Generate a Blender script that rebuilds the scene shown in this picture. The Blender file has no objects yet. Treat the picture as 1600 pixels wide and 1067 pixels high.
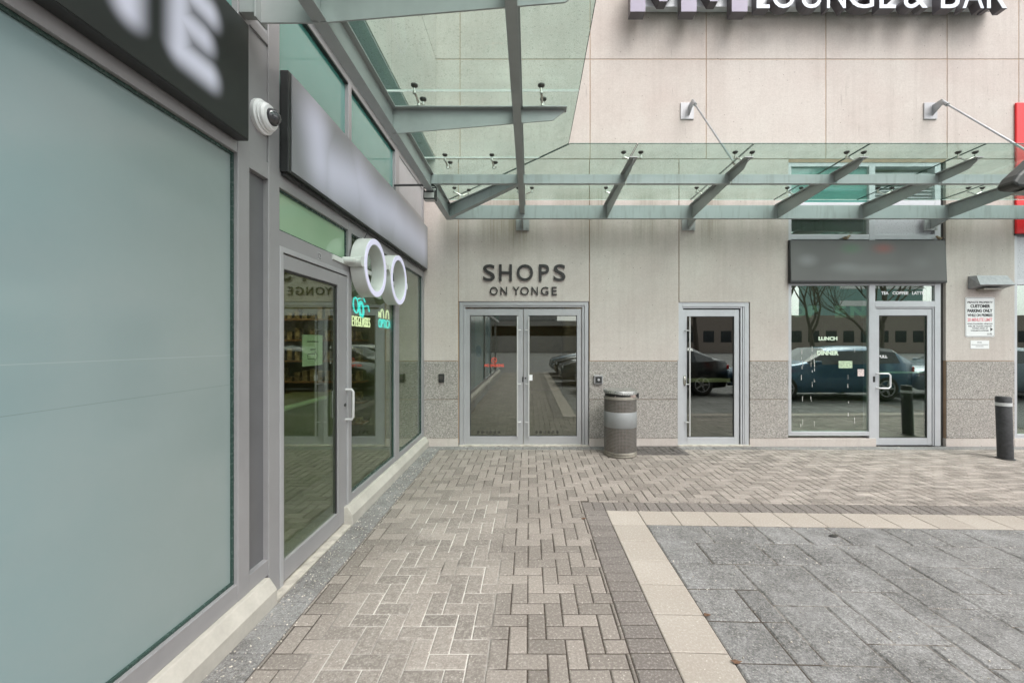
import bpy, math, random
from mathutils import Vector, Matrix
R = math.radians
random.seed(7)
S = bpy.context.scene
COL = S.collection

# ------------------------------------------------------------------ camera, sky, sun, exposure
F, CX, CY, H, D = 635.0, 827.0, 535.0, 1.58, 6.19     # focal (px), vanishing point, eye height, wall distance
cam = bpy.data.cameras.new('camera'); camo = bpy.data.objects.new('camera', cam); COL.objects.link(camo)
camo.location = (0, 0, H); camo.rotation_euler = (R(90), 0, 0)
cam.sensor_width = 36.0; cam.lens = F / 1600 * 36
cam.shift_x = -(CX - 800) / 1600; cam.shift_y = (CY - 533.5) / 1600
cam.clip_start = 0.02; cam.clip_end = 600
S.camera = camo
SUN_EL, SUN_ROT = 56, 145
w = bpy.data.worlds.new('World'); S.world = w; w.use_nodes = True
nt = w.node_tree; nt.nodes.clear()
sky = nt.nodes.new('ShaderNodeTexSky'); sky.sky_type = 'NISHITA'; sky.sun_disc = False
sky.sun_elevation = R(SUN_EL); sky.sun_rotation = R(SUN_ROT); sky.dust_density = 3.0; sky.air_density = 1.0
hs = nt.nodes.new('ShaderNodeHueSaturation'); hs.inputs['Saturation'].default_value = 0.12; hs.inputs['Value'].default_value = 1.0
bg = nt.nodes.new('ShaderNodeBackground'); bg.inputs['Strength'].default_value = 0.15
wo = nt.nodes.new('ShaderNodeOutputWorld')
nt.links.new(sky.outputs[0], hs.inputs['Color']); nt.links.new(hs.outputs[0], bg.inputs['Color']); nt.links.new(bg.outputs[0], wo.inputs[0])
sl = bpy.data.lights.new('sun', 'SUN'); sl.energy = 0.8; sl.angle = R(38); sl.color = (1, 0.95, 0.9)
so = bpy.data.objects.new('sun', sl); COL.objects.link(so)
_d = Vector((math.sin(R(SUN_ROT)) * math.cos(R(SUN_EL)), math.cos(R(SUN_ROT)) * math.cos(R(SUN_EL)), math.sin(R(SUN_EL))))
so.rotation_euler = _d.to_track_quat('Z', 'Y').to_euler()
so.location = (0, -5, 12)
S.view_settings.view_transform = 'Standard'; S.view_settings.look = 'None'
S.view_settings.gamma = 1; S.view_settings.use_curve_mapping = False
S.view_settings.exposure = 1.27
S.cycles.max_bounces = 8; S.cycles.diffuse_bounces = 3; S.cycles.glossy_bounces = 4; S.cycles.transparent_max_bounces = 16; S.cycles.transmission_bounces = 4

# ------------------------------------------------------------------ measuring helpers (pixels of the photo -> metres)
def bx(px, Y=D): return (px - CX) / F * Y
def bz(py, Y=D): return H + (CY - py) / F * Y
WX = -1.60
def ly(px, X=WX): return -X * F / (CX - px)

# ------------------------------------------------------------------ object helpers
def tag(o, label=None, cat=None, group=None, kind=None):
    if label: o['label'] = label
    if cat: o['category'] = cat
    if group: o['group'] = group
    if kind: o['kind'] = kind
    return o
def thing(name, loc, label, cat, group=None):
    o = bpy.data.objects.new(name, None); COL.objects.link(o); o.location = loc; o.empty_display_size = 0.1
    return tag(o, label, cat, group)
def root_loc(o):
    while o.parent: o = o.parent
    return Vector(o.location) if o.type == 'EMPTY' else Vector((0, 0, 0))
class MB:
    def __init__(s): s.v = []; s.f = []; s.a = None; s.uv = None
    def add(s, vs, fs):
        n = len(s.v); s.v += [tuple(v) for v in vs]; s.f += [tuple(i + n for i in f) for f in fs]; return s
    def box(s, x0, x1, y0, y1, z0, z1):
        if x0 > x1: x0, x1 = x1, x0
        if y0 > y1: y0, y1 = y1, y0
        if z0 > z1: z0, z1 = z1, z0
        return s.add([(x0,y0,z0),(x1,y0,z0),(x1,y1,z0),(x0,y1,z0),(x0,y0,z1),(x1,y0,z1),(x1,y1,z1),(x0,y1,z1)],
              [(0,3,2,1),(4,5,6,7),(0,1,5,4),(1,2,6,5),(2,3,7,6),(3,0,4,7)])
    def prism(s, pts, axis, a, b):
        """pts: 2D outline; axis 'x': (y,z), 'y': (x,z), 'z': (x,y)"""
        def mk(p, t): return {'x': (t, p[0], p[1]), 'y': (p[0], t, p[1]), 'z': (p[0], p[1], t)}[axis]
        n = len(pts); vs = [mk(p, a) for p in pts] + [mk(p, b) for p in pts]
        fs = [tuple(range(n))[::-1], tuple(range(n, 2 * n))] + [(i, (i + 1) % n, n + (i + 1) % n, n + i) for i in range(n)]
        return s.add(vs, fs)
    def tube(s, path, r, n=10, cap=True):
        path = [Vector(p) for p in path]; rs = r if isinstance(r, (list, tuple)) else [r] * len(path)
        rings = []; prev = None
        for i, p in enumerate(path):
            t = (path[min(i + 1, len(path) - 1)] - path[max(i - 1, 0)]).normalized()
            if prev is None:
                u = t.orthogonal().normalized()
            else:
                u = (prev - t * prev.dot(t)).normalized()
            prev = u; v = t.cross(u)
            rings.append([p + (u * math.cos(2 * math.pi * k / n) + v * math.sin(2 * math.pi * k / n)) * rs[i] for k in range(n)])
        vs = [q for rg in rings for q in rg]; fs = []
        for i in range(len(path) - 1):
            for k in range(n):
                fs.append((i*n + k, i*n + (k+1) % n, (i+1)*n + (k+1) % n, (i+1)*n + k))
        if cap: fs += [tuple(range(n))[::-1], tuple(range((len(path)-1)*n, len(path)*n))]
        return s.add(vs, fs)
    def lathe(s, prof, c, axis='z', n=32, squash=1.0):
        """prof: list of (r, h) along the axis"""
        vs = []; fs = []; m = len(prof)
        for k in range(n):
            a = 2 * math.pi * k / n; ca, sa = math.cos(a), math.sin(a)
            for r, h in prof:
                if axis == 'z': vs.append((c[0] + r*ca, c[1] + r*sa*squash, c[2] + h))
                elif axis == 'x': vs.append((c[0] + h, c[1] + r*ca, c[2] + r*sa))
                else: vs.append((c[0] + r*ca, c[1] - h, c[2] + r*sa))
        for k in range(n):
            k2 = (k + 1) % n
            for i in range(m - 1): fs.append((k*m + i, k2*m + i, k2*m + i + 1, k*m + i + 1))
        return s.add(vs, fs)
    def ring(s, c, r0, r1, t, axis='y', n=24, a0=0, a1=360):
        """flat ring facing along the axis"""
        vs = []; fs = []; full = (a1 - a0) >= 360; m = n if full else n + 1
        for k in range(m):
            a = R(a0 + (a1 - a0) * k / n)
            for r in (r0, r1):
                for h in (0, t):
                    u, v = r * math.cos(a), r * math.sin(a)
                    vs.append((c[0] + u, c[1] - h, c[2] + v) if axis == 'y' else (c[0] + h, c[1] + u, c[2] + v))
        for k in range(n):
            a, b = k * 4, ((k + 1) % m) * 4
            fs += [(a, a+1, b+1, b), (a+1, a+3, b+3, b+1), (a+3, a+2, b+2, b+3), (a+2, a, b, b+2)]
        return s.add(vs, fs)
    def build(s, name, m, parent=None, bevel=0, smooth=False, kind=None, subsurf=0):
        off = root_loc(parent) if parent else Vector((0, 0, 0))
        me = bpy.data.meshes.new(name)
        me.from_pydata([(v[0]-off.x, v[1]-off.y, v[2]-off.z) for v in s.v], [], s.f); me.validate(); me.update()
        import bmesh
        bm = bmesh.new(); bm.from_mesh(me); bmesh.ops.recalc_face_normals(bm, faces=bm.faces); bm.to_mesh(me); bm.free()
        if s.a:
            at = me.attributes.new('shade', 'FLOAT', 'FACE')
            for i, v in enumerate(s.a[:len(me.polygons)]): at.data[i].value = v
        if s.uv:
            uvl = me.uv_layers.new(name='UVMap')
            for i, l in enumerate(me.loops):
                uvl.data[i].uv = s.uv(s.v[l.vertex_index])
        me.materials.append(m)
        o = bpy.data.objects.new(name, me); COL.objects.link(o)
        if parent: o.parent = parent
        if bevel:
            b = o.modifiers.new('Bevel', 'BEVEL'); b.width = bevel; b.segments = 2; b.limit_method = 'ANGLE'; b.angle_limit = R(40); b.harden_normals = False
        if subsurf:
            b = o.modifiers.new('Subsurf', 'SUBSURF'); b.levels = subsurf; b.render_levels = subsurf
        if smooth:
            for p in me.polygons: p.use_smooth = True
            if smooth == 2:
                try: me.set_sharp_from_angle(angle=R(35))
                except Exception: pass
        if kind: o['kind'] = kind
        return o
def copy_tree(o, parent=None):
    c = o.copy(); COL.objects.link(c); c.parent = parent
    for ch in [x for x in COL.objects if x.parent == o]: copy_tree(ch, c)
    return c

_tc = {}
def glyph(body, ext=0.0, off=0.0):
    key = (body, off)
    if key not in _tc:
        cu = bpy.data.curves.new('txt', 'FONT'); cu.body = body; cu.size = 1; cu.extrude = 0.5; cu.offset = off; cu.resolution_u = 4
        o = bpy.data.objects.new('txt', cu); COL.objects.link(o)
        dg = bpy.context.evaluated_depsgraph_get()
        me = bpy.data.meshes.new_from_object(o.evaluated_get(dg))
        vs = [v.co.copy() for v in me.vertices]; fs = [tuple(p.vertices) for p in me.polygons]
        COL.objects.unlink(o); bpy.data.objects.remove(o); bpy.data.curves.remove(cu); bpy.data.meshes.remove(me)
        x0 = min(v.x for v in vs); x1 = max(v.x for v in vs); y0 = min(v.y for v in vs); y1 = max(v.y for v in vs)
        _tc[key] = ([((v.x-x0)/(x1-x0), (v.y-y0)/(y1-y0), v.z + .5) for v in vs], fs)
    return _tc[key]
def text_back(mb, body, x0, x1, z0, z1, yf, depth=0.002, off=0.0):
    """text on a plane facing -Y; yf is the surface it stands on"""
    vs, fs = glyph(body, off=off)
    mb.add([(x0 + v[0]*(x1-x0), yf - v[2]*depth, z0 + v[1]*(z1-z0)) for v in vs], fs); return mb
def text_left(mb, body, y0, y1, z0, z1, xf, depth=0.002, off=0.0):
    vs, fs = glyph(body, off=off)
    mb.add([(xf + v[2]*depth, y0 + v[0]*(y1-y0), z0 + v[1]*(z1-z0)) for v in vs], fs); return mb

# ------------------------------------------------------------------ materials
class NT:
    def __init__(s, name):
        s.m = bpy.data.materials.new(name); s.m.use_nodes = True; s.t = s.m.node_tree; s.t.nodes.clear()
        s.out = s.t.nodes.new('ShaderNodeOutputMaterial'); s._p = None
    def n(s, typ, **kw):
        x = s.t.nodes.new('ShaderNode' + typ)
        for k, v in kw.items(): setattr(x, k, v)
        return x
    def set(s, sock, v):
        if isinstance(v, bpy.types.NodeSocket): s.t.links.new(v, sock)
        elif v is not None:
            if sock.type == 'RGBA' and len(v) == 3: v = (*v, 1)
            sock.default_value = v
    def pos(s):
        if not s._p: s._p = s.n('NewGeometry').outputs['Position']
        return s._p
    def obj(s): return s.n('TexCoord').outputs['Object']
    def mapv(s, v, scale=(1,1,1), loc=(0,0,0)):
        x = s.n('Mapping'); s.set(x.inputs[0], v); x.inputs['Scale'].default_value = scale; x.inputs['Location'].default_value = loc; return x.outputs[0]
    def noise(s, scale, det=3, v=None, rough=.5, dist=0):
        x = s.n('TexNoise'); s.set(x.inputs['Vector'], v if v is not None else s.pos()); x.inputs['Scale'].default_value = scale
        x.inputs['Detail'].default_value = det; x.inputs['Roughness'].default_value = rough; x.inputs['Distortion'].default_value = dist; return x.outputs['Fac']
    def voro(s, scale, v=None, feature='F1', out='Distance', rand=1):
        x = s.n('TexVoronoi', feature=feature); s.set(x.inputs['Vector'], v if v is not None else s.pos()); x.inputs['Scale'].default_value = scale
        x.inputs['Randomness'].default_value = rand; return x.outputs[out]
    def math(s, op, a, b=None, c=None, clamp=False):
        x = s.n('Math', operation=op, use_clamp=clamp); s.set(x.inputs[0], a)
        if b is not None: s.set(x.inputs[1], b)
        if c is not None: s.set(x.inputs[2], c)
        return x.outputs[0]
    def ramp(s, f, a, b, lo=0., hi=1.):
        x = s.n('MapRange'); s.set(x.inputs[0], f); x.inputs[1].default_value = a; x.inputs[2].default_value = b
        x.inputs[3].default_value = lo; x.inputs[4].default_value = hi; return x.outputs[0]
    def smooth(s, f, a, b):
        x = s.n('MapRange', interpolation_type='SMOOTHSTEP'); s.set(x.inputs[0], f); x.inputs[1].default_value = a; x.inputs[2].default_value = b
        return x.outputs[0]
    def mix(s, f, a, b, blend='MIX'):
        x = s.n('Mix', data_type='RGBA', blend_type=blend); s.set(x.inputs[0], f); s.set(x.inputs[6], a); s.set(x.inputs[7], b); return x.outputs[2]
    def sep(s, v): x = s.n('SeparateXYZ'); s.set(x.inputs[0], v); return x.outputs
    def bump(s, h, strength=.3, dist=.01):
        x = s.n('Bump'); x.inputs['Strength'].default_value = strength; x.inputs['Distance'].default_value = dist; s.set(x.inputs['Height'], h); return x.outputs[0]
    def pbr(s, col, rough=.6, metal=0, nor=None, **kw):
        x = s.n('BsdfPrincipled'); s.set(x.inputs['Base Color'], col); s.set(x.inputs['Roughness'], rough); s.set(x.inputs['Metallic'], metal)
        if nor is not None: s.set(x.inputs['Normal'], nor)
        for k, v in kw.items(): s.set(x.inputs[k.replace('_', ' ')], v)
        return x.outputs[0]
    def end(s, sh): s.t.links.new(sh, s.out.inputs[0]); return s.m
def simple(name, col, rough=.5, metal=0, var=.12, nscale=6, bump=0, bscale=60, **kw):
    t = NT(name); n = t.noise(nscale, 5); n2 = t.noise(nscale * 9, 3)
    f = t.math('ADD', t.ramp(n, .3, .7, 1 - var, 1 + var), t.ramp(n2, .3, .7, -var * .4, var * .4))
    c = t.mix(1, col, t.n('CombineColor').outputs[0], 'MULTIPLY')
    cc = t.t.nodes[-2] if False else None
    x = t.n('VectorMath', operation='SCALE'); x.inputs[0].default_value = col; t.set(x.inputs['Scale'], f)
    nor = t.bump(t.noise(bscale, 4), bump, .005) if bump else None
    r = t.ramp(n2, .3, .7, max(0, rough - .06), min(1, rough + .06))
    return t.end(t.pbr(x.outputs[0], r, metal, nor, **kw))
def emis(name, col, strength, base=None):
    t = NT(name); return t.end(t.pbr(base or col, .4, 0, None, Emission_Color=col, Emission_Strength=strength))

M = {}
# precast concrete, upper and lower share one material: streaks, blotches and dirt of its own
t = NT('precast_concrete'); P = t.pos(); xyz = t.sep(P)
blotch = t.noise(1.3, 5, rough=.6); fine = t.noise(60, 3); streak = t.noise(1, 4, t.mapv(P, (14, 14, .55)), .6); hline = t.noise(1, 2, t.mapv(P, (2, 2, 70)))
c = t.mix(t.ramp(blotch, .35, .68), (.51, .447, .412), (.55, .508, .468))
c = t.mix(t.ramp(streak, .48, .75, 0, .26), c, (.34, .29, .26)); c = t.mix(t.ramp(t.noise(5, 6, rough=.75), .48, .72, 0, .3), c, (.40, .35, .32)); c = t.mix(t.ramp(t.noise(.5, 5, t.mapv(P, (1, 1, 1), (4, 7, 2))), .5, .62, 0, .3), c, (.62, .58, .54))
c = t.mix(t.ramp(hline, .4, .8, 0, .10), c, (.42, .36, .33))
c = t.mix(t.ramp(fine, .35, .75, 0, .4), c, (.36, .31, .28))
# run-off grime under the canopy line (a stain with its own shape)
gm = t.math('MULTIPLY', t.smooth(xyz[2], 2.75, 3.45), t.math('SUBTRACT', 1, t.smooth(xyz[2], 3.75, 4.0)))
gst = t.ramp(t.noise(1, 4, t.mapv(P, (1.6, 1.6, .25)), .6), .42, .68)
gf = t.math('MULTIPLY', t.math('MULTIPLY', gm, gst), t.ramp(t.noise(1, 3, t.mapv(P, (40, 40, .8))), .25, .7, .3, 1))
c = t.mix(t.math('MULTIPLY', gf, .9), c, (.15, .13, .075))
# thin dark tear stains on upper panels
ts = t.noise(1, 2, t.mapv(P, (26, 26, 1.6), (3, 0, 0)))
c = t.mix(t.math('MULTIPLY', t.ramp(ts, .68, .76, 0, .55), t.smooth(xyz[2], 4.4, 4.9)), c, (.26, .22, .2))
pits = t.voro(9); c = t.mix(t.math('LESS_THAN', pits, .055), c, (.2, .17, .15))
M['precast'] = t.end(t.pbr(c, .85, 0, t.bump(t.math('ADD', fine, t.math('MULTIPLY', hline, .5)), .25, .004)))
# exposed aggregate granite base
t = NT('granite_aggregate'); P = t.pos()
v = t.voro(95, out='Color'); g = t.sep(v)[0]; v2 = t.sep(t.voro(170, out='Color'))[1]
c = t.mix(t.ramp(g, .0, 1.), (.07, .066, .062), (.52, .49, .455)); c = t.mix(.45, c, t.mix(v2, (.08, .075, .07), (.62, .57, .52)))
c = t.mix(t.ramp(t.noise(3, 4), .35, .7, 0, .2), c, (.30, .26, .23))
M['granite'] = t.end(t.pbr(c, .7, 0, t.bump(g, .25, .003)))
M['joint'] = simple('joint_sealant', (.36, .25, .17), .9)
M['joint_dark'] = simple('dark_recess', (.04, .038, .036), .9)
M['alu'] = simple('aluminium_frame', (.40, .40, .41), .38, .25, var=.05, nscale=3)
M['alu_warm'] = simple('grey_painted_metal', (.30, .295, .30), .42, .2, var=.06, nscale=2)
M['alu_light'] = simple('light_aluminium', (.50, .51, .53), .35, .25, var=.05, nscale=3)
M['steel'] = simple('canopy_steel', (.33, .35, .345), .45, .15, var=.10, nscale=2.2)
t = NT('canopy_steel_stained'); n = t.noise(1, 4, t.mapv(t.pos(), (22, 22, 3))); n2 = t.noise(2.2, 5)
c = t.mix(t.ramp(n2, .3, .7), (.33, .36, .36), (.38, .41, .41)); c = t.mix(t.ramp(n, .52, .66, 0, .22), c, (.12, .125, .09))
M['steel2'] = t.end(t.pbr(c, .45, .15))
M['stainless'] = simple('stainless_fitting', (.55, .53, .48), .22, .95, var=.15, nscale=30)
M['rubber'] = simple('dark_disc', (.055, .05, .045), .5)
M['rod'] = simple('galvanised_rod', (.38, .39, .40), .35, .6)
M['black'] = simple('black_metal', (.025, .025, .025), .4)
M['white'] = simple('white_paint', (.78, .78, .78), .4, var=.03)
M['brush'] = simple('brushed_pull', (.58, .58, .57), .38, .3, var=.03)
def thin_glass(name, tint, base_refl=.04, k=1.0, dirt=0, dirtcol=(.5, .55, .5), haze=0, rough=.0, dscale=6):
    t = NT(name)
    tr = t.n('BsdfTransparent'); tr.inputs[0].default_value = (*tint, 1)
    gl = t.n('BsdfGlossy'); gl.inputs['Roughness'].default_value = rough; gl.inputs[0].default_value = (.92, .97, .94, 1)
    nb = t.bump(t.noise(1.2, 2), .02, .01); t.set(gl.inputs['Normal'], nb)
    g = t.n('NewGeometry'); dp = t.n('VectorMath', operation='DOT_PRODUCT'); t.set(dp.inputs[0], g.outputs['Normal']); t.set(dp.inputs[1], g.outputs['Incoming'])
    sch = t.math('POWER', t.math('SUBTRACT', 1, t.math('ABSOLUTE', dp.outputs['Value']), clamp=True), 5)
    f = t.math('ADD', t.math('MULTIPLY', t.math('ADD', t.math('MULTIPLY', sch, .96), .04), k), base_refl, clamp=True)
    mx = t.n('MixShader'); t.set(mx.inputs[0], f); t.set(mx.inputs[1], tr.outputs[0]); t.set(mx.inputs[2], gl.outputs[0]); out = mx.outputs[0]
    if dirt or haze:
        df = t.n('BsdfDiffuse'); df.inputs[0].default_value = (*dirtcol, 1)
        sp = t.ramp(t.noise(dscale * 12, 3), .62, .72, 0, dirt); bl = t.ramp(t.noise(dscale * .3, 4), .3, .75, haze * .5, haze * 1.4)
        m2 = t.n('MixShader'); t.set(m2.inputs[0], t.math('ADD', sp, bl, clamp=True)); t.set(m2.inputs[1], out); t.set(m2.inputs[2], df.outputs[0]); out = m2.outputs[0]
    return t.end(out)
M['canopy_glass'] = thin_glass('canopy_glass', (.865, .96, .925), .0, .5, dirt=.22, dirtcol=(.36, .50, .45), haze=.12)
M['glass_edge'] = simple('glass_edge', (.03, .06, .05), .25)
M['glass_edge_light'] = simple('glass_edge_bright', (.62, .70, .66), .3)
M['door_glass'] = thin_glass('door_glass', (.62, .645, .58), .15, 1.4)
M['cafe_glass'] = thin_glass('cafe_glass', (.66, .80, .70), .25, 1.3)
M['shop_glass'] = thin_glass('shop_glass', (.74, .80, .70), .08, 1.3)
M['clear_teal'] = None
t = NT('teal_spandrel_glass'); n = t.noise(2, 3)
M['teal'] = t.end(t.pbr(t.mix(n, (.05, .20, .17), (.10, .27, .23)), .06, 0, None, IOR=2.1))
t = NT('transom_painted_glow')  # lit ceiling behind the green glass is painted into this opaque colour
M['transom'] = t.end(t.pbr(t.mix(t.noise(.9, 3), (.20, .37, .20), (.34, .46, .33)), .06, 0, None, Specular_IOR_Level=.7))
t = NT('frosted_film_glass'); n = t.noise(.8, 3); xyz = t.sep(t.pos())
c = t.mix(n, (.17, .30, .325), (.25, .325, .33)); c = t.mix(t.math('MULTIPLY', t.smooth(xyz[1], .6, 2.2), .8), c, (.245, .285, .27))  # greyer towards the far end, painting in the concrete wall's soft reflection
for zl in (1.51, 1.35): c = t.mix(t.math('MULTIPLY', t.math('LESS_THAN', t.math('ABSOLUTE', t.math('SUBTRACT', xyz[2], zl)), .0013), .5), c, (.36, .42, .42) if zl > 1.4 else (.12, .17, .17))
c = t.mix(t.ramp(t.noise(3, 6, rough=.7), .45, .7, 0, .25), c, (.27, .32, .32))
sc = t.math('LESS_THAN', t.math('ABSOLUTE', t.math('SUBTRACT', t.noise(1, 1, t.mapv(t.pos(), (.2, .2, 1.1))), .5)), .0006)
M['frost'] = t.end(t.pbr(c, .14, 0, t.bump(t.noise(1.5, 2), .05, .01), Specular_IOR_Level=.85))
M['dark_panel'] = simple('dark_infill_panel', (.13, .13, .135), .35, .1, var=.06)
M['stone'] = simple('limestone_kerb', (.41, .39, .345), .8, var=.12, nscale=5, bump=.2)
M['stone_pale'] = simple('threshold_concrete', (.42, .39, .34), .9, var=.25, nscale=14, bump=.4)
M['signback'] = simple('black_sign_box', (.022, .024, .024), .35)

# ------------------------------------------------------------------ ground
def skew(x, y):
    if x > .7:
        k = min(1.0, max(0.0, (6.0 - y) / 2.17)); y -= .030 * (min(x, 9) - .7) * k
    return x, y
def paver(mb, x0, x1, y0, y1, ch=.005, gap=.003, sh=.5, top=0.0, tilt=.0012):
    x0 += gap; x1 -= gap; y0 += gap; y1 -= gap
    if x1 - x0 < .008 or y1 - y0 < .008: return
    ch = min(ch, (x1 - x0) / 4, (y1 - y0) / 4)
    rz = lambda: top + random.uniform(-tilt, tilt)
    P8 = []
    for (x, y) in ((x0, y0), (x1, y0), (x1, y1), (x0, y1)): P8.append((*skew(x, y), -.014))
    for (x, y) in ((x0, y0), (x1, y0), (x1, y1), (x0, y1)): P8.append((*skew(x, y), top - ch * .8))
    j = lambda: random.uniform(0, .0022)
    for (x, y) in ((x0+ch+j(), y0+ch+j()), (x1-ch-j(), y0+ch+j()), (x1-ch-j(), y1-ch-j()), (x0+ch+j(), y1-ch-j())): P8.append((*skew(x, y), rz()))
    mb.add(P8, [(8,9,10,11)] + [(a, (a+1) % 4, (a+1) % 4 + 4, a + 4) for a in range(4)] + [(a+4, (a+1) % 4 + 4, (a+1) % 4 + 8, a + 8) for a in range(4)])
    mb.a = (mb.a or []) + [sh] * 9
def herring(mb, X0, X1, Y0, Y1, ox=0, oy=0, W=.1, cx=None, cy=None):
    i0, i1 = int((X0 - ox) / W) - 3, int((X1 - ox) / W) + 3; j0, j1 = int((Y0 - oy) / W) - 3, int((Y1 - oy) / W) + 3
    for i in range(i0, i1):
        for j in range(j0, j1):
            k = (i - j) % 4
            if k == 0: r = (i, i + 2, j, j + 1)
            elif k == 3: r = (i, i + 1, j, j + 2)
            else: continue
            a, b, c_, d = ox + r[0]*W, ox + r[1]*W, oy + r[2]*W, oy + r[3]*W
            a, b, c_, d = max(a, X0), min(b, X1), max(c_, Y0), min(d, Y1)
            if cx is not None and c_ < cy and b > cx:
                if a < cx - .015 and d <= cy + .06: b = min(b, cx)
                else: c_ = max(c_, cy)
            if b - a > .012 and d - c_ > .012: paver(mb, a, b, c_, d, sh=random.random(), gap=random.uniform(.0026, .0050))
# brick material
def paver_mat(name, c1, c2, salt=.3, rough=.85, dirt=(.12, .10, .085), saltmask=None, speck=(.62, .58, .52), extra=None):
    t = NT(name); P = t.pos(); a = t.n('Attribute', attribute_name='shade').outputs['Fac']
    c = t.mix(t.ramp(a, 0, 1), c1, c2)
    c = t.mix(t.ramp(t.noise(2.1, 5), .35, .7, 0, .35), c, dirt)
    c = t.mix(t.ramp(t.noise(95, 4, rough=.8), .38, .68, 0, .55), c, dirt)
    c = t.mix(t.ramp(t.noise(70, 3, t.mapv(P, (1, 1, 1), (9, 3, 0)), .7), .50, .72, 0, .35), c, speck)
    c = t.mix(t.math('MULTIPLY', t.math('LESS_THAN', t.voro(34), .10), t.ramp(t.noise(2.7, 4), .4, .6, .15, .8)), c, speck)
    s1 = t.ramp(t.noise(60, 5, rough=.8), .56, .68, 0, 1); s2 = t.ramp(t.noise(1.1, 5, rough=.6), .42, .62, .15, 1)
    sf = t.math('MULTIPLY', t.math('MULTIPLY', s1, s2), salt)
    c = t.mix(sf, c, speck)
    if extra: c = extra(t, P, c)
    return t.end(t.pbr(c, rough, 0, t.bump(t.noise(110, 5, rough=.8), .6, .005)))
def salt_patch(t, P, c):
    xyz = t.sep(P)
    m = t.math('MULTIPLY', t.math('MULTIPLY', t.smooth(xyz[0], -1.25, -.85), t.math('SUBTRACT', 1, t.smooth(xyz[0], -.35, .0))),
               t.math('SUBTRACT', 1, t.smooth(xyz[1], 3.4, 4.6)))
    n = t.ramp(t.noise(30, 6, rough=.8), .45, .75, 0, .40)
    c = t.mix(t.math('MULTIPLY', m, n), c, (.56, .53, .48))
    pale_streaks = t.math('MULTIPLY', t.smooth(xyz[0], 1.2, 3.0), t.ramp(t.noise(1, 4, t.mapv(P, (3, 14, 1))), .45, .7, 0, .45))  # pale streaks that strengthen towards the right
    return t.mix(pale_streaks, c, (.58, .52, .47))
M['brick'] = paver_mat('concrete_brick', (.18, .162, .142), (.33, .295, .26), .45, extra=salt_patch)
M['brick_dark'] = paver_mat('dark_soldier_brick', (.13, .118, .11), (.19, .172, .158), .35)
M['slab_beige'] = paver_mat('beige_slab', (.34, .31, .27), (.41, .375, .33), .25, dirt=(.26, .22, .18))
def slabsalt(t, P, c):
    n = t.ramp(t.noise(5, 8, rough=.8, dist=.8), .47, .66, 0, .6); n2 = t.ramp(t.noise(42, 8, rough=.85), .47, .62, 0, .9)
    c = t.mix(n, c, (.30, .298, .292)); c = t.mix(t.ramp(t.noise(1.3, 8, t.mapv(P, (1, 1, 1), (5, 2, 0)), .8), .46, .60, 0, .5), c, (.33, .33, .325)); c = t.mix(t.math('MULTIPLY', n2, t.ramp(t.noise(2.6, 6, rough=.7), .35, .65, .15, .9)), c, (.47, .47, .46)); c = t.mix(t.ramp(t.noise(110, 3, rough=.8), .42, .66, 0, .6), c, (.05, .05, .048))
    sp = t.math('LESS_THAN', t.voro(55), .13)
    return t.mix(t.math('MULTIPLY', sp, t.ramp(t.noise(3.1, 3), .45, .6, 0, .75)), c, (.62, .61, .58))
M['slab_dark'] = paver_mat('charcoal_slab', (.065, .064, .061), (.145, .143, .136), .8, extra=slabsalt, dirt=(.07, .07, .07))
t = NT('joint_sand'); P = t.pos(); xyz = t.sep(P)
m = t.math('MULTIPLY', t.math('MULTIPLY', t.smooth(xyz[0], -1.25, -.9), t.math('SUBTRACT', 1, t.smooth(xyz[0], -.30, -.12))), t.math('SUBTRACT', 1, t.smooth(xyz[1], 4.0, 4.6)))
m = t.math('MULTIPLY', m, t.ramp(t.noise(2.5, 4), .3, .5)); m = t.math('MAXIMUM', m, t.math('MULTIPLY', t.smooth(xyz[0], 1.3, 1.5), t.ramp(t.noise(9, 6, rough=.7), .42, .70, 0, .55)))
c = t.mix(m, (.05, .04, .032), (.60, .575, .53)); c = t.mix(t.ramp(t.noise(90, 3), .55, .7, 0, .5), c, (.24, .2, .15))
M['sand'] = t.end(t.pbr(c, .95, 0, t.bump(t.noise(200, 2), .5, .003)))
t = NT('asphalt'); c = t.mix(t.ramp(t.noise(90, 3), .4, .7), (.07, .07, .07), (.15, .15, .148)); c = t.mix(t.ramp(t.noise(.6, 5), .4, .7, 0, .6), c, (.22, .22, .215))
M['asphalt'] = t.end(t.pbr(c, .8))
MB().add([(-150,-200,-.02),(200,-200,-.02),(200,60,-.02),(-150,60,-.02)], [(0,1,2,3)]).build('ground', M['asphalt'], kind='structure')
MB().add([(-1.6,-9,-.0065),(9.2,-9,-.0065),(9.2,6.19,-.0065),(-1.6,6.19,-.0065)], [(0,1,2,3)]).build('joint_bed', M['sand'], kind='structure')
XS0, XS1, XB1, YB0, YB1, YS1 = .513, .720, 1.015, 3.54, 3.83, 4.035
b = MB(); herring(b, -1.33, 9.0, -9, 6.0, -1.33 + .02, -.03, cx=XS0, cy=YS1)
b.build('brick_paving', M['brick'], kind='structure')
b = MB()
y = -9.0
while y < YB1: paver(b, XS0, XS1, y, min(y + .1035, YB1), sh=random.random(), gap=.0035); y += .1035
x = XS1 - .2 + .0
x = XS0
while x < 9: paver(b, x, x + .1035, YB1, YS1, sh=random.random(), gap=.0035); x += .1035
b.build('soldier_course', M['brick_dark'], kind='structure')
b = MB(); y = YB1
while y > -9: paver(b, XS1, XB1, y - .292, y, sh=random.random(), ch=.004, gap=.003); y -= .292
x = XB1
while x < 9: paver(b, x, x + .31, YB0, YB1, sh=random.random(), ch=.004, gap=.003); x += .31
b.build('beige_paving_band', M['slab_beige'], kind='structure')
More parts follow.
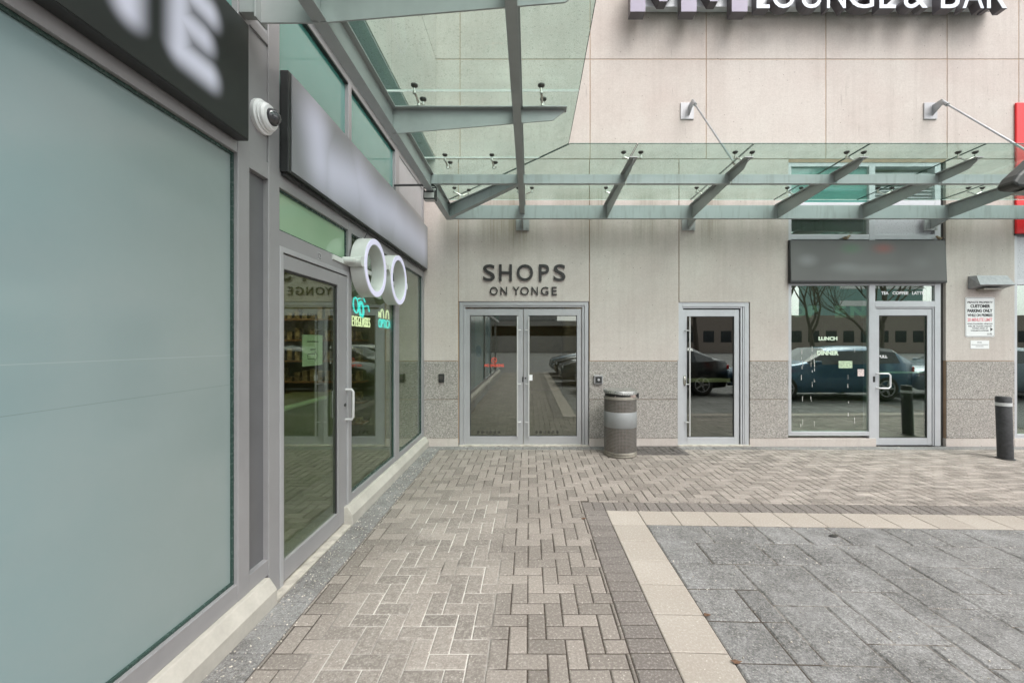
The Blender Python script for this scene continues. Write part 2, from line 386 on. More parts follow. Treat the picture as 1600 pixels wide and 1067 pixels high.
b = MB(); U = .152; nx, ny = 52, 60; occ = [[0]*ny for _ in range(nx)]; rnd = random.Random(5)
for j in range(ny):
    for i in range(nx):
        if occ[i][j]: continue
        for (a_, b_) in rnd.sample([(3,2),(2,2),(3,3),(2,3),(3,2),(2,2)], 6) + [(2,1),(1,2),(1,1)]:
            if i + a_ <= nx and j + b_ <= ny and all(not occ[i+p][j+q] for p in range(a_) for q in range(b_)):
                if (a_, b_) == (3, 3) and rnd.random() < .3: continue
                for p in range(a_):
                    for q in range(b_): occ[i+p][j+q] = 1
                paver(b, XB1 + i*U, XB1 + (i+a_)*U, YB0 - (j+b_)*U, YB0 - j*U, sh=rnd.random(), ch=.008, gap=rnd.uniform(.0035, .0055), tilt=.003); break
b.build('charcoal_slab_paving', M['slab_dark'], kind='structure')
# granite setts strips beside the walls
b = MB(); y = -9.0
while y < 6.19: paver(b, -1.535, -1.33, y, min(y + .205, 6.185), sh=random.random(), gap=.002); y += .205
x = -1.33
while x < 9: paver(b, x, x + .205, 6.0, 6.185, sh=random.random(), gap=.002); x += .205
M['sett'] = paver_mat('grey_edge_sett', (.10, .10, .10), (.15, .15, .148), .5, extra=slabsalt)
b.build('edge_strip', M['sett'], kind='structure')

# ------------------------------------------------------------------ building at the back (precast)
B = thing('concrete_building', (3.5, D, 0), 'pale pinkish precast concrete building with speckled granite base across the courtyard', 'building')
G = .0055
def panel(mb, px0, px1, z0, z1, yf=D, g=G, th=.16):
    mb.box(bx(px0) + g, bx(px1) - g, yf, yf + th, z0 + g, z1 - g)
zt, zm, z0g, z1g, z2g = 4.37, 5.89, .118, bz(624), 1.297
cols = [(681-60, 718.7), (718.7, 922), (922, 1103.5), (1103.5, 1290.5), (1290.5, 1480), (1480, 1592), (1592, 1780), (1780, 1970), (1970, 2160), (2160, 2400)]
def onepanel(rects, name='wall_panel', bev=.004, yf=D):
    mb = MB()
    for r in rects: mb.box(r[0], r[1], yf, yf + .16, r[2], r[3])
    return mb.build(name, M['precast'], B, bevel=bev if len(rects) == 1 else 0)
for c0, c1 in cols:
    for za, zb in ((zt, zm), (zm, 7.4), (7.4, 9.6)):
        onepanel([(bx(c0) + G, bx(c1) - G, za + G, zb - G)])
onepanel([(bx(640), bx(716) - G, z2g + G, zt - G)])
onepanel([(bx(716) + G, bx(921) - G, bz(471), zt - G)])
onepanel([(bx(921) + G, bx(1061) - G, z2g + G, zt - G)])
onepanel([(bx(1061) + G, bx(1172), bz(472), zt - G), (bx(1172), bx(1232), z2g + G, zt - G)])
onepanel([(bx(1478), bx(1585.5), z2g + G, zt - G)])
for k in range(3):
    xa = bx(1585.5) + 3.45 * k + 2.4; onepanel([(xa, xa + 1.05, z2g + G, zt - G)])
for a, c_ in ((640, 716), (920.5, 1059), (1171.5, 1231.5), (1478.5, 1585)):
    for za, zb in ((z0g, z1g), (z1g, z2g)): MB().box(bx(a) + .002, bx(c_) - .002, D - .006, D + .14, za + .004, zb - .004).build('granite_slab', M['granite'], B, bevel=.003)
for k in range(3):
    xa = bx(1585.5) + 3.45 * k + 2.4
    for za, zb in ((z0g, z1g), (z1g, z2g)): MB().box(xa, xa + 1.05, D - .006, D + .14, za + .004, zb - .004).build('granite_slab', M['granite'], B, bevel=.003)
for a, c_ in ((640, 716), (920.5, 1059), (1171.5, 1369), (1478, 1585), (1585.5, 2300)): MB().box(bx(a), bx(c_), D - .002, D + .14, -.02, z0g).build('plinth', M['precast'], B, bevel=.004)
# dark backing behind the open joints
jb = MB()
def opening_safe(x0, x1, z0, z1): jb.box(x0, x1, D + .005, D + .10, z0, z1)
opening_safe(bx(622), bx(2380), zt - .05, 9.5)
opening_safe(bx(642), bx(716.6), .05, zt); opening_safe(bx(716.6), bx(919), bz(471) + .04, zt); opening_safe(bx(921), bx(1058.5), .05, zt)
opening_safe(bx(1061), bx(1171.5), bz(472) + .04, zt); opening_safe(bx(1172.5), bx(1231), .05, zt); opening_safe(bx(1478.5), bx(1585), .05, zt)
jb.build('joint_backing', M['joint'], B)
fl = MB().box(bx(622), bx(2380), D + .16, D + 9, 9.3, 9.6).build('roof', M['joint_dark'], B)

def rectframe(mb, x0, x1, z0, z1, w, y0, y1, wb=None, wt=None):
    wb = w if wb is None else wb; wt = w if wt is None else wt
    mb.box(x0, x0 + w, y0, y1, z0, z1); mb.box(x1 - w, x1, y0, y1, z0, z1)
    if wt: mb.box(x0 + w, x1 - w, y0, y1, z1 - wt, z1)
    if wb: mb.box(x0 + w, x1 - w, y0, y1, z0, z0 + wb)
    return mb
def pull_bar(parent, x, y, za, zb, standx):
    h = MB().tube([(x, y - .05, za), (x, y - .05, zb)], .011, 10)
    for z in (za + .21, zb - .21, (za + zb) / 2 - .12): h.tube([(standx, y, z), (standx, y - .05, z), (x, y - .05, z)], .008, 8)
    return h.build('door_pull', M['brush'], parent, smooth=2)
# --- double entrance door
yF = D + .012
door = MB()
rectframe(door, bx(717.5), bx(919.5), -.005, bz(471.3), bx(723.5) - bx(717.5), yF, yF + .12, wb=0)
rectframe(door, bx(723.7), bx(913), -.005, bz(477), .03, yF + .012, yF + .10, wb=.0)
dd = door.build('door_frame', M['alu'], B, bevel=.003)
MB().box(bx(717), bx(920), D - .03, D + .16, -.02, .02).build('threshold', M['stone_pale'], B)
def leaf(px0, px1, g0, g1, ytop, gt, gbm, ybot, yf, glass, glname='glass', mat='alu'):
    mb = MB(); x0, x1, z0, z1 = bx(px0), bx(px1), bz(ybot), bz(ytop); a, b_, c_, d = bx(g0), bx(g1), bz(gbm), bz(gt)
    mb.box(x0, a, yf, yf + .05, z0, z1); mb.box(b_, x1, yf, yf + .05, z0, z1); mb.box(a, b_, yf, yf + .05, d, z1); mb.box(a, b_, yf, yf + .05, z0, c_)
    o = mb.build('door', M[mat], B, bevel=.003)
    MB().box(a, b_, yf + .02, yf + .028, c_, d).build(glname, glass, o)
    gk = MB(); rectframe(gk, a, b_, c_, d, .008, yf + .006, yf + .02); gk.build('gasket', M['black'], o)
    return o
L1 = leaf(726, 817.3, 733.5, 809.5, 482.3, 492.5, 682.5, 695.3, yF + .03, M['door_glass'])
L2 = leaf(818.1, 909, 825.5, 902, 482.3, 492.5, 682.5, 695.3, yF + .03, M['door_glass'])
pull_bar(L1, bx(808.5), yF + .03, bz(681), bz(494), bx(813)); pull_bar(L2, bx(826), yF + .03, bz(681), bz(494), bx(821.5))
lk = MB().box(bx(816), bx(818), yF + .015, yF + .03, bz(597), bz(589)); lk.lathe([(0, 0), (.012, 0), (.012, .012), (0, .014)], (bx(821), yF + .03, bz(591)), 'y', 12); lk.build('lock', M['black'], L2)
st = MB().box(bx(826.5), bx(832), yF + .046, yF + .0495, bz(595), bz(586)); st.build('sticker', M['white'], L2)
M['decal_dark'] = simple('dark_decal', (.03, .03, .025), .5); M['red'] = simple('red_vinyl', (.75, .10, .06), .45)
for lf, x0 in ((L1, 746.5), (L2, 838.5)):
    for k in range(6):
        ic = MB(); cx = bx(x0 + k * 6.5); ic.ring((cx, yF + .0495, bz(676.5)), .012, .020, .001, 'y', 16)
        ic.box(cx - .005, cx + .006, yF + .0485, yF + .0495, bz(676.5) - .008, bz(676.5) + .004 + .003 * (k % 2))
        ic.build('icon_decal', M['decal_dark'], lf)
ns = MB(); c_ = (bx(771.5), yF + .0495, bz(563)); ns.ring(c_, .034, .043, .001, 'y', 24)
a = R(-45); dx, dz = math.cos(a) * .036, math.sin(a) * .036; px_, pz_ = -math.sin(a) * .005, math.cos(a) * .005
ns.prism([(c_[0]-dx-px_, c_[2]-dz-pz_), (c_[0]+dx-px_, c_[2]+dz-pz_), (c_[0]+dx+px_, c_[2]+dz+pz_), (c_[0]-dx+px_, c_[2]-dz+pz_)], 'y', yF + .0485, yF + .0495)
text_back(ns, 'NO SMOKING', bx(756.5), bx(787), bz(573.5), bz(569), yF + .0495, .001, off=.03)
ns.build('no_smoking_decal', M['red'], L1)
# --- single door
df = MB(); rectframe(df, bx(1059.5), bx(1171), -.005, bz(472.3), .065, yF, yF + .12, wb=0)
rectframe(df, bx(1066), bx(1161), -.005, bz(479), .025, yF + .012, yF + .10, wb=0)
df.box(bx(1161.8), bx(1164.5), yF + .008, yF + .08, 0, bz(479))
df.build('door_frame', M['alu_light'], B, bevel=.003)
L3 = leaf(1068.5, 1157, 1075, 1149.5, 483.5, 494, 684, 695.5, yF + .03, M['door_glass'], mat='alu_light')
pull_bar(L3, bx(1077.5), yF + .03, bz(681), bz(495), bx(1072))
hh = MB().lathe([(0, 0), (.022, .004), (.026, .02), (.014, .034), (0, .036)], (bx(1070.5), yF + .03, bz(595)), 'y', 14)
hh.v = [(v[0], v[1], bz(595) + (v[2] - bz(595)) * 3.2) for v in hh.v]; hh.build('lock', M['stainless'], L3, smooth=True)
M['crash'] = simple('crash_bar', (.62, .66, .45), .35, .3)
MB().box(bx(1078), bx(1146), yF + .075, yF + .115, bz(598), bz(592)).build('crash_bar', M['crash'], L3, bevel=.006)
MB().box(bx(1059), bx(1172), D - .03, D + .16, -.02, .02).build('threshold', M['stone_pale'], B)
# --- cafe shopfront
cf = MB(); y0, y1 = D + .01, D + .13
cf.box(bx(1232.5), bx(1237.3), y0, y1, bz(681), bz(251)); cf.box(bx(1359), bx(1368.5), y0, y1, 0, bz(251)); cf.box(bx(1461.8), bx(1471), y0, y1, 0, bz(251))
cf.box(bx(1237.3), bx(1359), y0, y1, bz(681), bz(674.7)); cf.box(bx(1368.5), bx(1461.8), y0, y1, bz(479.5), bz(470.5))
cf.box(bx(1237.3), bx(1359), y0, y1, bz(446), bz(438)); cf.box(bx(1368.5), bx(1461.8), y0, y1, bz(446), bz(438))
cf.box(bx(1237.3), bx(1359), y0 + .002, y1, bz(374), bz(366)); cf.box(bx(1368.5), bx(1461.8), y0 + .002, y1, bz(374), bz(366))
cf.box(bx(1237.3), bx(1359), y0 + .002, y1, bz(260), bz(251)); cf.box(bx(1368.5), bx(1461.8), y0 + .002, y1, bz(260), bz(251))
cf.box(bx(1237.3), bx(1359), y0 + .002, y1, bz(322), bz(316)); cf.box(bx(1368.5), bx(1461.8), y0 + .002, y1, bz(322), bz(313))
rectframe(cf, bx(1368.8), bx(1461.5), 0, bz(479.5), .02, y0 + .01, y1 - .02, wb=0)
cf.box(bx(1471.3), bx(1473), y0 + .03, y1, 0, bz(251))
cfo = cf.build('window_frame', M['alu_light'], B, bevel=.003)
MB().box(bx(1471), bx(1478.3), D + .045, D + .15, 0, bz(251)).build('expansion_gap', M['joint_dark'], B)
L4 = leaf(1370, 1459, 1376.3, 1452, 482.3, 492.7, 685, 696, D + .03, M['cafe_glass'], mat='alu_light')
hd = MB(); hx = bx(1371.5)
hd.tube([(hx, D + .03, bz(583.5)), (hx, D - .03, bz(583.5)), (bx(1374), D - .045, bz(583.2)), (bx(1384), D - .05, bz(583.2)), (bx(1386.8), D - .05, bz(586)), (bx(1386.8), D - .05, bz(603.5)), (bx(1384), D - .05, bz(606)), (bx(1374), D - .045, bz(606)), (hx, D - .03, bz(606)), (hx, D + .03, bz(606))], .0115, 10)
hd.build('door_handle', M['white'], L4, smooth=2)
MB().box(bx(1365), bx(1368), D + .004, D + .01, bz(597), bz(588)).build('strike_plate', M['black'], cfo)
MB().box(bx(1377), bx(1451), D + .07, D + .10, bz(583.5), bz(581)).build('crash_bar', M['crash'], L4)
def pane(a, b_, c_, d, y, m, name='window_pane'): return MB().box(bx(a), bx(b_), y, y + .008, bz(c_), bz(d)).build(name, m, B)
W1 = pane(1237.3, 1359, 674.7, 446, D + .035, M['cafe_glass'])
W2 = pane(1368.5, 1461.8, 470.5, 446, D + .035, M['cafe_glass'])
pane(1237.3, 1359, 366, 322, D + .06, M['cafe_glass']); pane(1237.3, 1359, 316, 260, D + .05, M['teal'])
M['spandrel'] = simple('grey_spandrel', (.46, .47, .49), .3, .15, var=.03)
pane(1368.5, 1461.8, 366, 322, D + .05, M['spandrel'], 'spandrel_panel')
lv = MB()
for k in range(9):
    z = bz(313) + k * .052; lv.add([(bx(1368.5), D + .05, z), (bx(1461.8), D + .05, z), (bx(1461.8), D + .10, z + .05), (bx(1368.5), D + .10, z + .05)], [(0,1,2,3)]); lv.box(bx(1368.5), bx(1461.8), D + .046, D + .052, z - .006, z + .006)
lv.build('louvre', M['alu'], B)
MB().box(bx(1233), bx(1478), D + .13, D + .16, bz(446), bz(374)).build('spandrel_panel', M['joint_dark'], B)
# window lettering
M['letter_pale'] = simple('pale_green_vinyl', (.62, .74, .58), .5, var=.03); M['letter_open'] = simple('faded_vinyl', (.36, .42, .33), .5)
lt = MB(); yg = D + .0345
text_back(lt, 'LUNCH', bx(1281.5), bx(1311), bz(532), bz(525.8), yg, .001, off=.05); text_back(lt, 'DINNER', bx(1279), bx(1313), bz(555), bz(548), yg, .001, off=.05)
lt.build('window_lettering', M['letter_pale'], W1)
lt = MB()
for ch, a, b_ in (('O', 1240, 1262), ('P', 1266, 1282), ('E', 1308, 1326), ('N', 1332, 1356)): text_back(lt, ch, bx(a), bx(b_), bz(496), bz(477), D + .046, .001, off=.05)
lt.build('window_lettering', M['letter_open'], W1)
for wd_, a, b_ in (('TEA', 1380, 1391.5), ('COFFEE', 1397.5, 1422.5), ('LATTE', 1428.5, 1447)):
    text_back(MB(), wd_, bx(a), bx(b_), bz(460), bz(455), yg, .001, off=.04).build('window_lettering', M['white'], W2)
lt = MB(); text_back(lt, 'PULL', bx(1376.8), bx(1391), bz(559.5), bz(555), D + .0495, .001, off=.03); lt.build('door_lettering', M['white'], L4)
M['sticker_g'] = simple('green_notice', (.42, .52, .36), .6, var=.4, nscale=40)
MB().box(bx(1313), bx(1334.5), yg - .001, yg, bz(575.5), bz(564)).build('sticker', M['sticker_g'], W1)
MB().box(bx(1343), bx(1353), yg - .001, yg, bz(588), bz(577)).build('sticker', simple('square_sticker', (.6, .5, .48), .6, var=.4, nscale=70), W1)
dr = MB(); rr = random.Random(3)
for k in range(34):
    x = rr.choice([1255, 1256.5, 1270, 1271, 1328, 1275, 1338, 1254]) + rr.uniform(-.6, .6); yy = rr.uniform(545, 672); l = rr.uniform(1.5, 9)
    wv = rr.uniform(.0015, .0045); dr.box(bx(x) - wv, bx(x) + wv, yg - .0006, yg, bz(yy), bz(yy - l))
dr.build('dried_drip', simple('dried_drip', (.6, .6, .55), .8), W1)
# right neighbour window
cf = MB()
for k in range(3):
    xa = bx(1585.5) + 3.45 * k; xb = xa + 2.4
    cf.box(xa, xa + .05, y0, y1, z0g, zt); cf.box(xb - .05, xb, y0, y1, z0g, zt); cf.box(xa + .05, xb - .05, y0, y1, z0g, bz(679)); cf.box(xa + .05, xb - .05, y0, y1, bz(445), bz(437)); cf.box(xa + .05, xb - .05, y0, y1, zt - .1, zt)
    MB().box(xa + .05, xb - .05, D + .05, D + .06, bz(437), zt - .1).build('spandrel_panel', M['spandrel'], B)
    MB().box(xa + .05, xb - .05, D + .04, D + .048, bz(679), bz(445)).build('window_pane', M['cafe_glass'], B)
cf.build('window_frame', M['alu_light'], B, bevel=.003)
# interiors
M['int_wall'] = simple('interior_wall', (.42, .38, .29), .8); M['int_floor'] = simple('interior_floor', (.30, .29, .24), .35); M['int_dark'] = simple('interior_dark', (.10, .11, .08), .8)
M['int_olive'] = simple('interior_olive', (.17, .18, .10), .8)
def room(x0, x1, y0, y1, z1, mw, parent, mfl=None, name='interior_wall'):
    mb = MB(); t_ = .05
    mb.box(x0 - t_, x0, y0, y1, 0, z1); mb.box(x1, x1 + t_, y0, y1, 0, z1); mb.box(x0, x1, y1, y1 + t_, 0, z1); mb.box(x0 - t_, x1 + t_, y0, y1, z1, z1 + t_)
    mb.build(name, mw, parent); MB().box(x0, x1, y0, y1, -.01, .006).build('interior_floor', mfl or M['int_floor'], parent)
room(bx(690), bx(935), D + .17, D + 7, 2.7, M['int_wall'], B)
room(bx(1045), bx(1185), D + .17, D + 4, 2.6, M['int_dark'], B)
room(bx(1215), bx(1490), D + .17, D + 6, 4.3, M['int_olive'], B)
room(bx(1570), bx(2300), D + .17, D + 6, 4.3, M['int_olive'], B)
# foyer furniture seen through the glass
M['wood'] = simple('interior_wood', (.26, .13, .07), .5)
MB().box(bx(690), bx(690) + .06, D + .6, D + 3.4, .0, 2.6).box(bx(690), bx(690) + .10, D + 2.2, D + 2.32, 0, 2.6).build('wood_lining', M['wood'], B)
ph = MB(); ph.lathe([(0, 0), (.05, 0), (.05, .05), (0, .06)], (bx(745, 7), D + 1.1, 1.42), 'y', 14); ph.v = [(v[0], v[1], 1.42 + (v[2] - 1.42) * 2.2) for v in ph.v]
ph.build('intercom', M['black'], B)
M['added_lamp'] = emis('added_ceiling_lamp', (1, .93, .8), 3.0)  # glowing ceiling squares added to brighten the foyer and cafe
for (xa, ya) in ((0.0, D + 2.2), (0.0, D + 5.0), (4.6, D + 2.2), (5.2, D + 4)):
    zc = 2.68 if xa < 1 else 4.28
    MB().box(xa - .3, xa + .3, ya - .3, ya + .3, zc, zc + .015).build('added_ceiling_lamp', M['added_lamp'], B)
cafe = MB()
cafe.box(bx(1250), bx(1470), D + 3.5, D + 4.1, 0, 1.1); cafe.build('counter', simple('counter_green', (.13, .20, .10), .5), B, bevel=.01)
for k in range(4):
    x = 4.3 + k * .55; MB().box(x, x + .4, D + 5.6, D + 5.7, 1.6, 2.3).build('menu_board', simple('menu_board', (.25, .22, .14), .5, var=.5, nscale=20), B)

# ------------------------------------------------------------------ left building (storefront)
A = thing('glazed_storefront_building', (WX, 0, 0), 'grey framed glass storefront building with frosted panel, glazed door and teal clerestory', 'building')
XF, XK = WX, WX - .065       # frame face, frame back
zb, zk = .21, .155
fr = MB()
def vm(y0, y1, z0, z1, mb=fr, d=0): mb.box(XK, XF + d, y0, y1, z0, z1)
yM1a, yM1b = ly(372), ly(390); yM2a, yM2b = ly(420), ly(437)
yDa, yDb = ly(437), ly(545); yW0, yW1a, yW1b, yW2 = ly(549.5), ly(618), ly(624), 6.10
head0, head1 = 2.575, 2.70
for a, b_, z0, z1 in ((yM1a, yM1b, zk, 3.95), (yM2a, yM2b, 0, 3.95), (yDb, yW0, 0, 3.95), (yW1a, yW1b, zk, 3.95), (yW2, D - .002, zk, 3.95)): vm(a, b_, z0, z1)
vm(yM1b, yM2a, zk, .25, d=-.002); vm(yW0, yW1a, zk, .215, d=-.002); vm(yW1b, yW2, zk, .215, d=-.002)
vm(yM1b, yM2a, 2.58, 2.68, d=-.002); vm(yM2b, yDb, head0, head1, d=-.002); vm(yW0, yW1a, head0 - .01, head1, d=-.002); vm(yW1b, yW2, head0 - .01, head1, d=-.002)
vm(yM2b, yDb, 2.20, 2.30, d=-.002)
vm(-9, yM1a, zk, .255, d=-.002); vm(-9, yM1a, 2.62, 2.72, d=-.002)
for y in (-2.2, -4.6, -7.0): vm(y, y + .07, zk, 3.95)
vm(-9, yM1a, 3.85, 3.95, d=-.002)
vm(yM2b, yDb, 3.88, 3.95, d=-.002); vm(yW0, yW1a, 3.88, 3.95, d=-.002); vm(yW1b, yW2, 3.88, 3.95, d=-.002)
vm(yM1b, yM2a, 3.40, 3.46, d=-.002); vm(yM1b, yM2a, 3.88, 3.95, d=-.002); vm(yW1b, yW2, 3.38, 3.44, d=-.002)
fr.build('window_frame', M['alu_warm'], A, bevel=.003)
# upper fascia and beige wall above
MB().box(XK, XF + .03, -9, D - .002, 3.95, 4.02).build('fascia', M['alu'], A, bevel=.004)
MB().box(XK, XF - .01, -9, D - .002, 4.02, 4.37).build('fascia_glass', M['teal'], A)
for (a, b_) in ((-9, -5), (-5, -1.5), (-1.5, 1.2), (1.2, 4.2), (4.2, D - .002)):
    for z0, z1 in ((4.37, 5.89), (5.89, 9.4)):
        MB().box(-1.60, -1.42, a + G, b_ - G, z0 + G, z1 - G).build('wall_panel', M['precast'], A, bevel=.004)
MB().box(-1.62, -1.45, -9, D - .01, 4.40, 9.4).build('joint_backing', M['joint'], A)
# soffit under the beige wall
MB().box(-1.62, -1.43, -9, D - .01, 4.355, 4.372).build('soffit', M['alu'], A)
# panes
xg = XF - .035
def lpane(y0, y1, z0, z1, m, name='window_pane', x=None, bev=0):
    x = xg if x is None else x
    return MB().box(x - .008, x, y0, y1, z0, z1).build(name, m, A)
lpane(-2.13, yM1a, .255, 2.62, M['frost'], 'frosted_pane'); lpane(-4.53, -2.2, .255, 2.62, M['frost'], 'frosted_pane'); lpane(-6.93, -4.6, .255, 2.62, M['shop_glass']); lpane(-9, -7.0, .255, 2.62, M['shop_glass'])
gk = MB()
for (a, b_, z0, z1) in ((-2.13, yM1a, .255, 2.62), (yW0, yW1a, .215, head0 - .01), (yW1b, yW2, .215, head0 - .01), (yM2b, yDb, 2.30, head0)):
    gk.box(xg, xg + .012, a, a + .012, z0, z1); gk.box(xg, xg + .012, b_ - .012, b_, z0, z1); gk.box(xg, xg + .012, a + .012, b_ - .012, z1 - .014, z1); gk.box(xg, xg + .012, a + .012, b_ - .012, z0, z0 + .014)
gk.build('gasket', M['glass_edge'], A)
lpane(yM1b, yM2a, .25, 2.58, M['dark_panel'], 'infill_panel')
lpane(yM2b, yDb, 2.30, head0, M['transom'])
P1 = lpane(yW0, yW1a, .215, head0 - .01, M['shop_glass']); P2 = lpane(yW1b, yW2, .215, head0 - .01, M['shop_glass'])
# clerestory row
lpane(yM2b, yDb, head1, 3.88, M['teal'], 'clerestory_pane'); lpane(yW0, yW1a, head1, 3.88, M['teal'], 'clerestory_pane')
for y in (-9, -7, -4.6, -2.13, 0): pass
MB().box(xg - .008, xg, -9, yM1a, 2.72, 3.85).build('clerestory_pane', M['teal'], A)
MB().box(xg - .01, XF - .012, yM1b, yM2a, 2.68, 3.40).build('metal_panel', M['alu_warm'], A); MB().box(xg - .01, XF - .012, yM1b, yM2a, 3.46, 3.88).build('metal_panel', M['alu'], A)
MB().box(xg - .01, XF - .012, yW1b, yW2, head1, 3.38).build('metal_panel', M['alu_warm'], A); MB().box(xg - .01, XF - .012, yW1b, yW2, 3.44, 3.88).build('metal_panel', M['alu'], A)
tb = MB()
for (a, b_) in ((yM2b, yDb), (yW0, yW1a)):
    tb.box(xg, XF - .004, a, b_, 3.868, 3.88)
tb.build('gasket', M['black'], A)
# kerb
def kerb(y0, y1):
    mb = MB(); mb.prism([(-1.66, -.02), (-1.53, -.02), (-1.53, .085), (-1.575, zk), (-1.66, zk)], 'y', y0, y1); return mb.build('kerb', M['stone'], A, bevel=.006)
kerb(-9, -.2); kerb(-.194, 2.47); kerb(3.52, D - .004)
MB().box(-1.72, -1.536, 2.47, 3.52, -.02, .006).build('threshold', M['stone_pale'], A)
# shop door
fd = MB(); fd.box(XK, XF + .004, yDa, yDa + .035, 0, 2.20); fd.box(XK, XF + .004, yDb - .03, yDb, 0, 2.20); fd.box(XK, XF + .003, yDa + .035, yDb - .03, 2.165, 2.20)
fd.build('door_frame', M['alu'], A, bevel=.002)
ya, yb, ga, gb_ = yDa + .037, yDb - .032, ly(445), ly(529)
ld = MB(); XL = XF - .004
ld.box(XL - .045, XL, ya, ga, .02, 2.155); ld.box(XL - .045, XL, gb_, yb, .02, 2.155); ld.box(XL - .045, XL, ga, gb_, 2.06, 2.155); ld.box(XL - .045, XL, ga, gb_, .02, .15)
LD = ld.build('door', M['alu_warm'], A, bevel=.002)
MB().box(XL - .03, XL - .022, ga, gb_, .15, 2.06).build('glass', M['shop_glass'], LD)
gk = MB(); xx = XL - .022
gk.box(xx, xx + .012, ga, ga + .01, .15, 2.06); gk.box(xx, xx + .012, gb_ - .01, gb_, .15, 2.06); gk.box(xx, xx + .012, ga + .01, gb_ - .01, 2.048, 2.06); gk.build('gasket', M['black'], LD)
hy = ly(541); zt_, zb_ = 1.58 - (608.5 - CY) * hy / F, 1.58 - (655 - CY) * hy / F
hd = MB(); hs_ = ly(534)
for s, xo in ((1, XL), (-1, XL - .045)):
    e = .065 * s
    hd.tube([(xo, hy, zt_), (xo + e * .8, hy, zt_), (xo + e, hy, zt_ - .02), (xo + e, hy, zb_ + .02), (xo + e * .8, hy, zb_), (xo, hy, zb_)], .011, 10)
hd.build('door_handle', M['brush'], LD, smooth=2)
MB().lathe([(0, 0), (.014, 0), (.014, .008), (0, .009)], (XL, hy - .02, (zt_ + zb_) / 2), 'x', 12).build('lock', M['black'], LD)
MB().tube([(XL - .10, ya + .04, 1.12), (XL - .10, gb_ - .02, 1.12)], .018, 10).build('crash_bar', simple('green_bar', (.42, .52, .33), .4), LD, smooth=2)
# door number plate
nb = MB(); nz = 2.235; nb.box(XF - .002, XF, ly(496), ly(502), nz - .025, nz + .03); nbo = nb.build('number_plate', M['alu'], A)
nb = MB(); text_left(nb, '12', ly(496.8), ly(501.2), nz - .018, nz + .022, XF, .001); nb.build('number', M['black'], nbo)
# shop interior
room(-5.2, XK - .03, yM2a - .3, D - .2, 2.72, M['int_olive'], A) if False else None
mi = MB(); mi.box(-4.6, -4.55, 2.2, D - .1, 0, 2.7); mi.box(-4.6, XK - .02, 2.15, 2.2, 0, 2.7); mi.box(-4.6, XK - .02, D - .1, D - .05, 0, 2.7); mi.box(-4.6, XK - .02, 2.15, D - .05, 2.7, 2.75)
mi.build('interior_wall', M['int_olive'], A); MB().box(-4.6, XK, 2.15, D - .05, -.01, .006).build('interior_floor', M['int_floor'], A)
sh = MB(); pr = MB(); rs = random.Random(11)
for yy in (4.2, 4.9, 5.55):
    sh.box(-4.5, -4.1, yy, yy + .04, 0, 2.2)
for z in [.5 + .28 * k for k in range(6)]:
    sh.box(-4.5, -4.12, 3.2, 5.9, z, z + .02)
    for k in range(22):
        y = 3.25 + k * .12; pr.box(-4.35, -4.2, y, y + .08, z + .02, z + .07 + rs.random() * .12)
for z in [.4 + .3 * k for k in range(6)]:
    sh.box(-4.0, -2.4, D - .36, D - .12, z, z + .02)
    for k in range(14): x = -3.95 + k * .11; pr.box(x, x + .07, D - .3, D - .2, z + .02, z + .07 + rs.random() * .14)
sh.build('shelf', simple('shelf_wood', (.30, .17, .07), .5), A); pr.build('shelf_display', simple('display_stock', (.35, .28, .16), .3, .3, var=.8, nscale=14), A)
MB().box(-3.0, -2.4, 3.6, 5.2, 0, .95).build('counter', simple('shop_counter', (.20, .23, .12), .4), A, bevel=.01)
M['added_lamp_warm'] = emis('added_warm_lamp', (1, .85, .62), 7.0)  # warm glowing squares added to lift the dim shop interior
for k in range(3): MB().box(-3.8, -3.3, 2.8 + k * 1.1, 3.1 + k * 1.1, 2.68, 2.70).build('added_ceiling_lamp', M['added_lamp_warm'], A)
MB().box(-10, -4.6, -9, D + 8, 0, 9.2).box(-4.6, XK - .06, -9, 2.15, 0, 9.2).box(-4.6, XK - .06, 2.15, D + .0, 2.76, 9.2).build('building_core', M['joint_dark'], A)
# paper notice on door
pn = thing('paper_notice', (XL - .034, 3.05, 1.5), 'pale sheet of paper with outlined arrow taped inside the optical shop door glass', 'notice')
z1_, z0_ = 1.637, 1.405; ypa, ypb = ly(473.5, 1.63 * -1), ly(505, -1.63)
MB().box(XL - .0325, XL - .0315, ypa, ypb, z0_, z1_).build('sheet', simple('notice_paper', (.66, .76, .62), .7, var=.03), pn)
ar = MB(); cy_, cz_ = (ypa + ypb) / 2, z0_ + .07; ln = .09; xp = XL - .0315
def seg(mb, a, b_, w_=.002):
    a, b_ = Vector(a), Vector(b_); d_ = (b_ - a).normalized(); n_ = Vector((-d_.y, d_.x)) * w_
    mb.prism([tuple(a - n_), tuple(b_ - n_), tuple(b_ + n_), tuple(a + n_)], 'x', xp, xp + .0008)
pts = [(-.07, .018), (.03, .018), (.03, .038), (.075, 0), (.03, -.038), (.03, -.018), (-.07, -.018), (-.07, .018)]
for p, q in zip(pts, pts[1:]): seg(ar, (cy_ + p[0], cz_ + p[1]), (cy_ + q[0], cz_ + q[1]), .0022)
for zz, l_ in ((z1_ - .055, .16), (z1_ - .115, .07)):
    yy = cy_ - l_ / 2
    while yy < cy_ + l_ / 2: q = random.uniform(.006, .018); ar.box(xp, xp + .0008, yy, yy + q, zz, zz + .009); yy += q + .004
ar.build('printing', M['decal_dark'], pn)

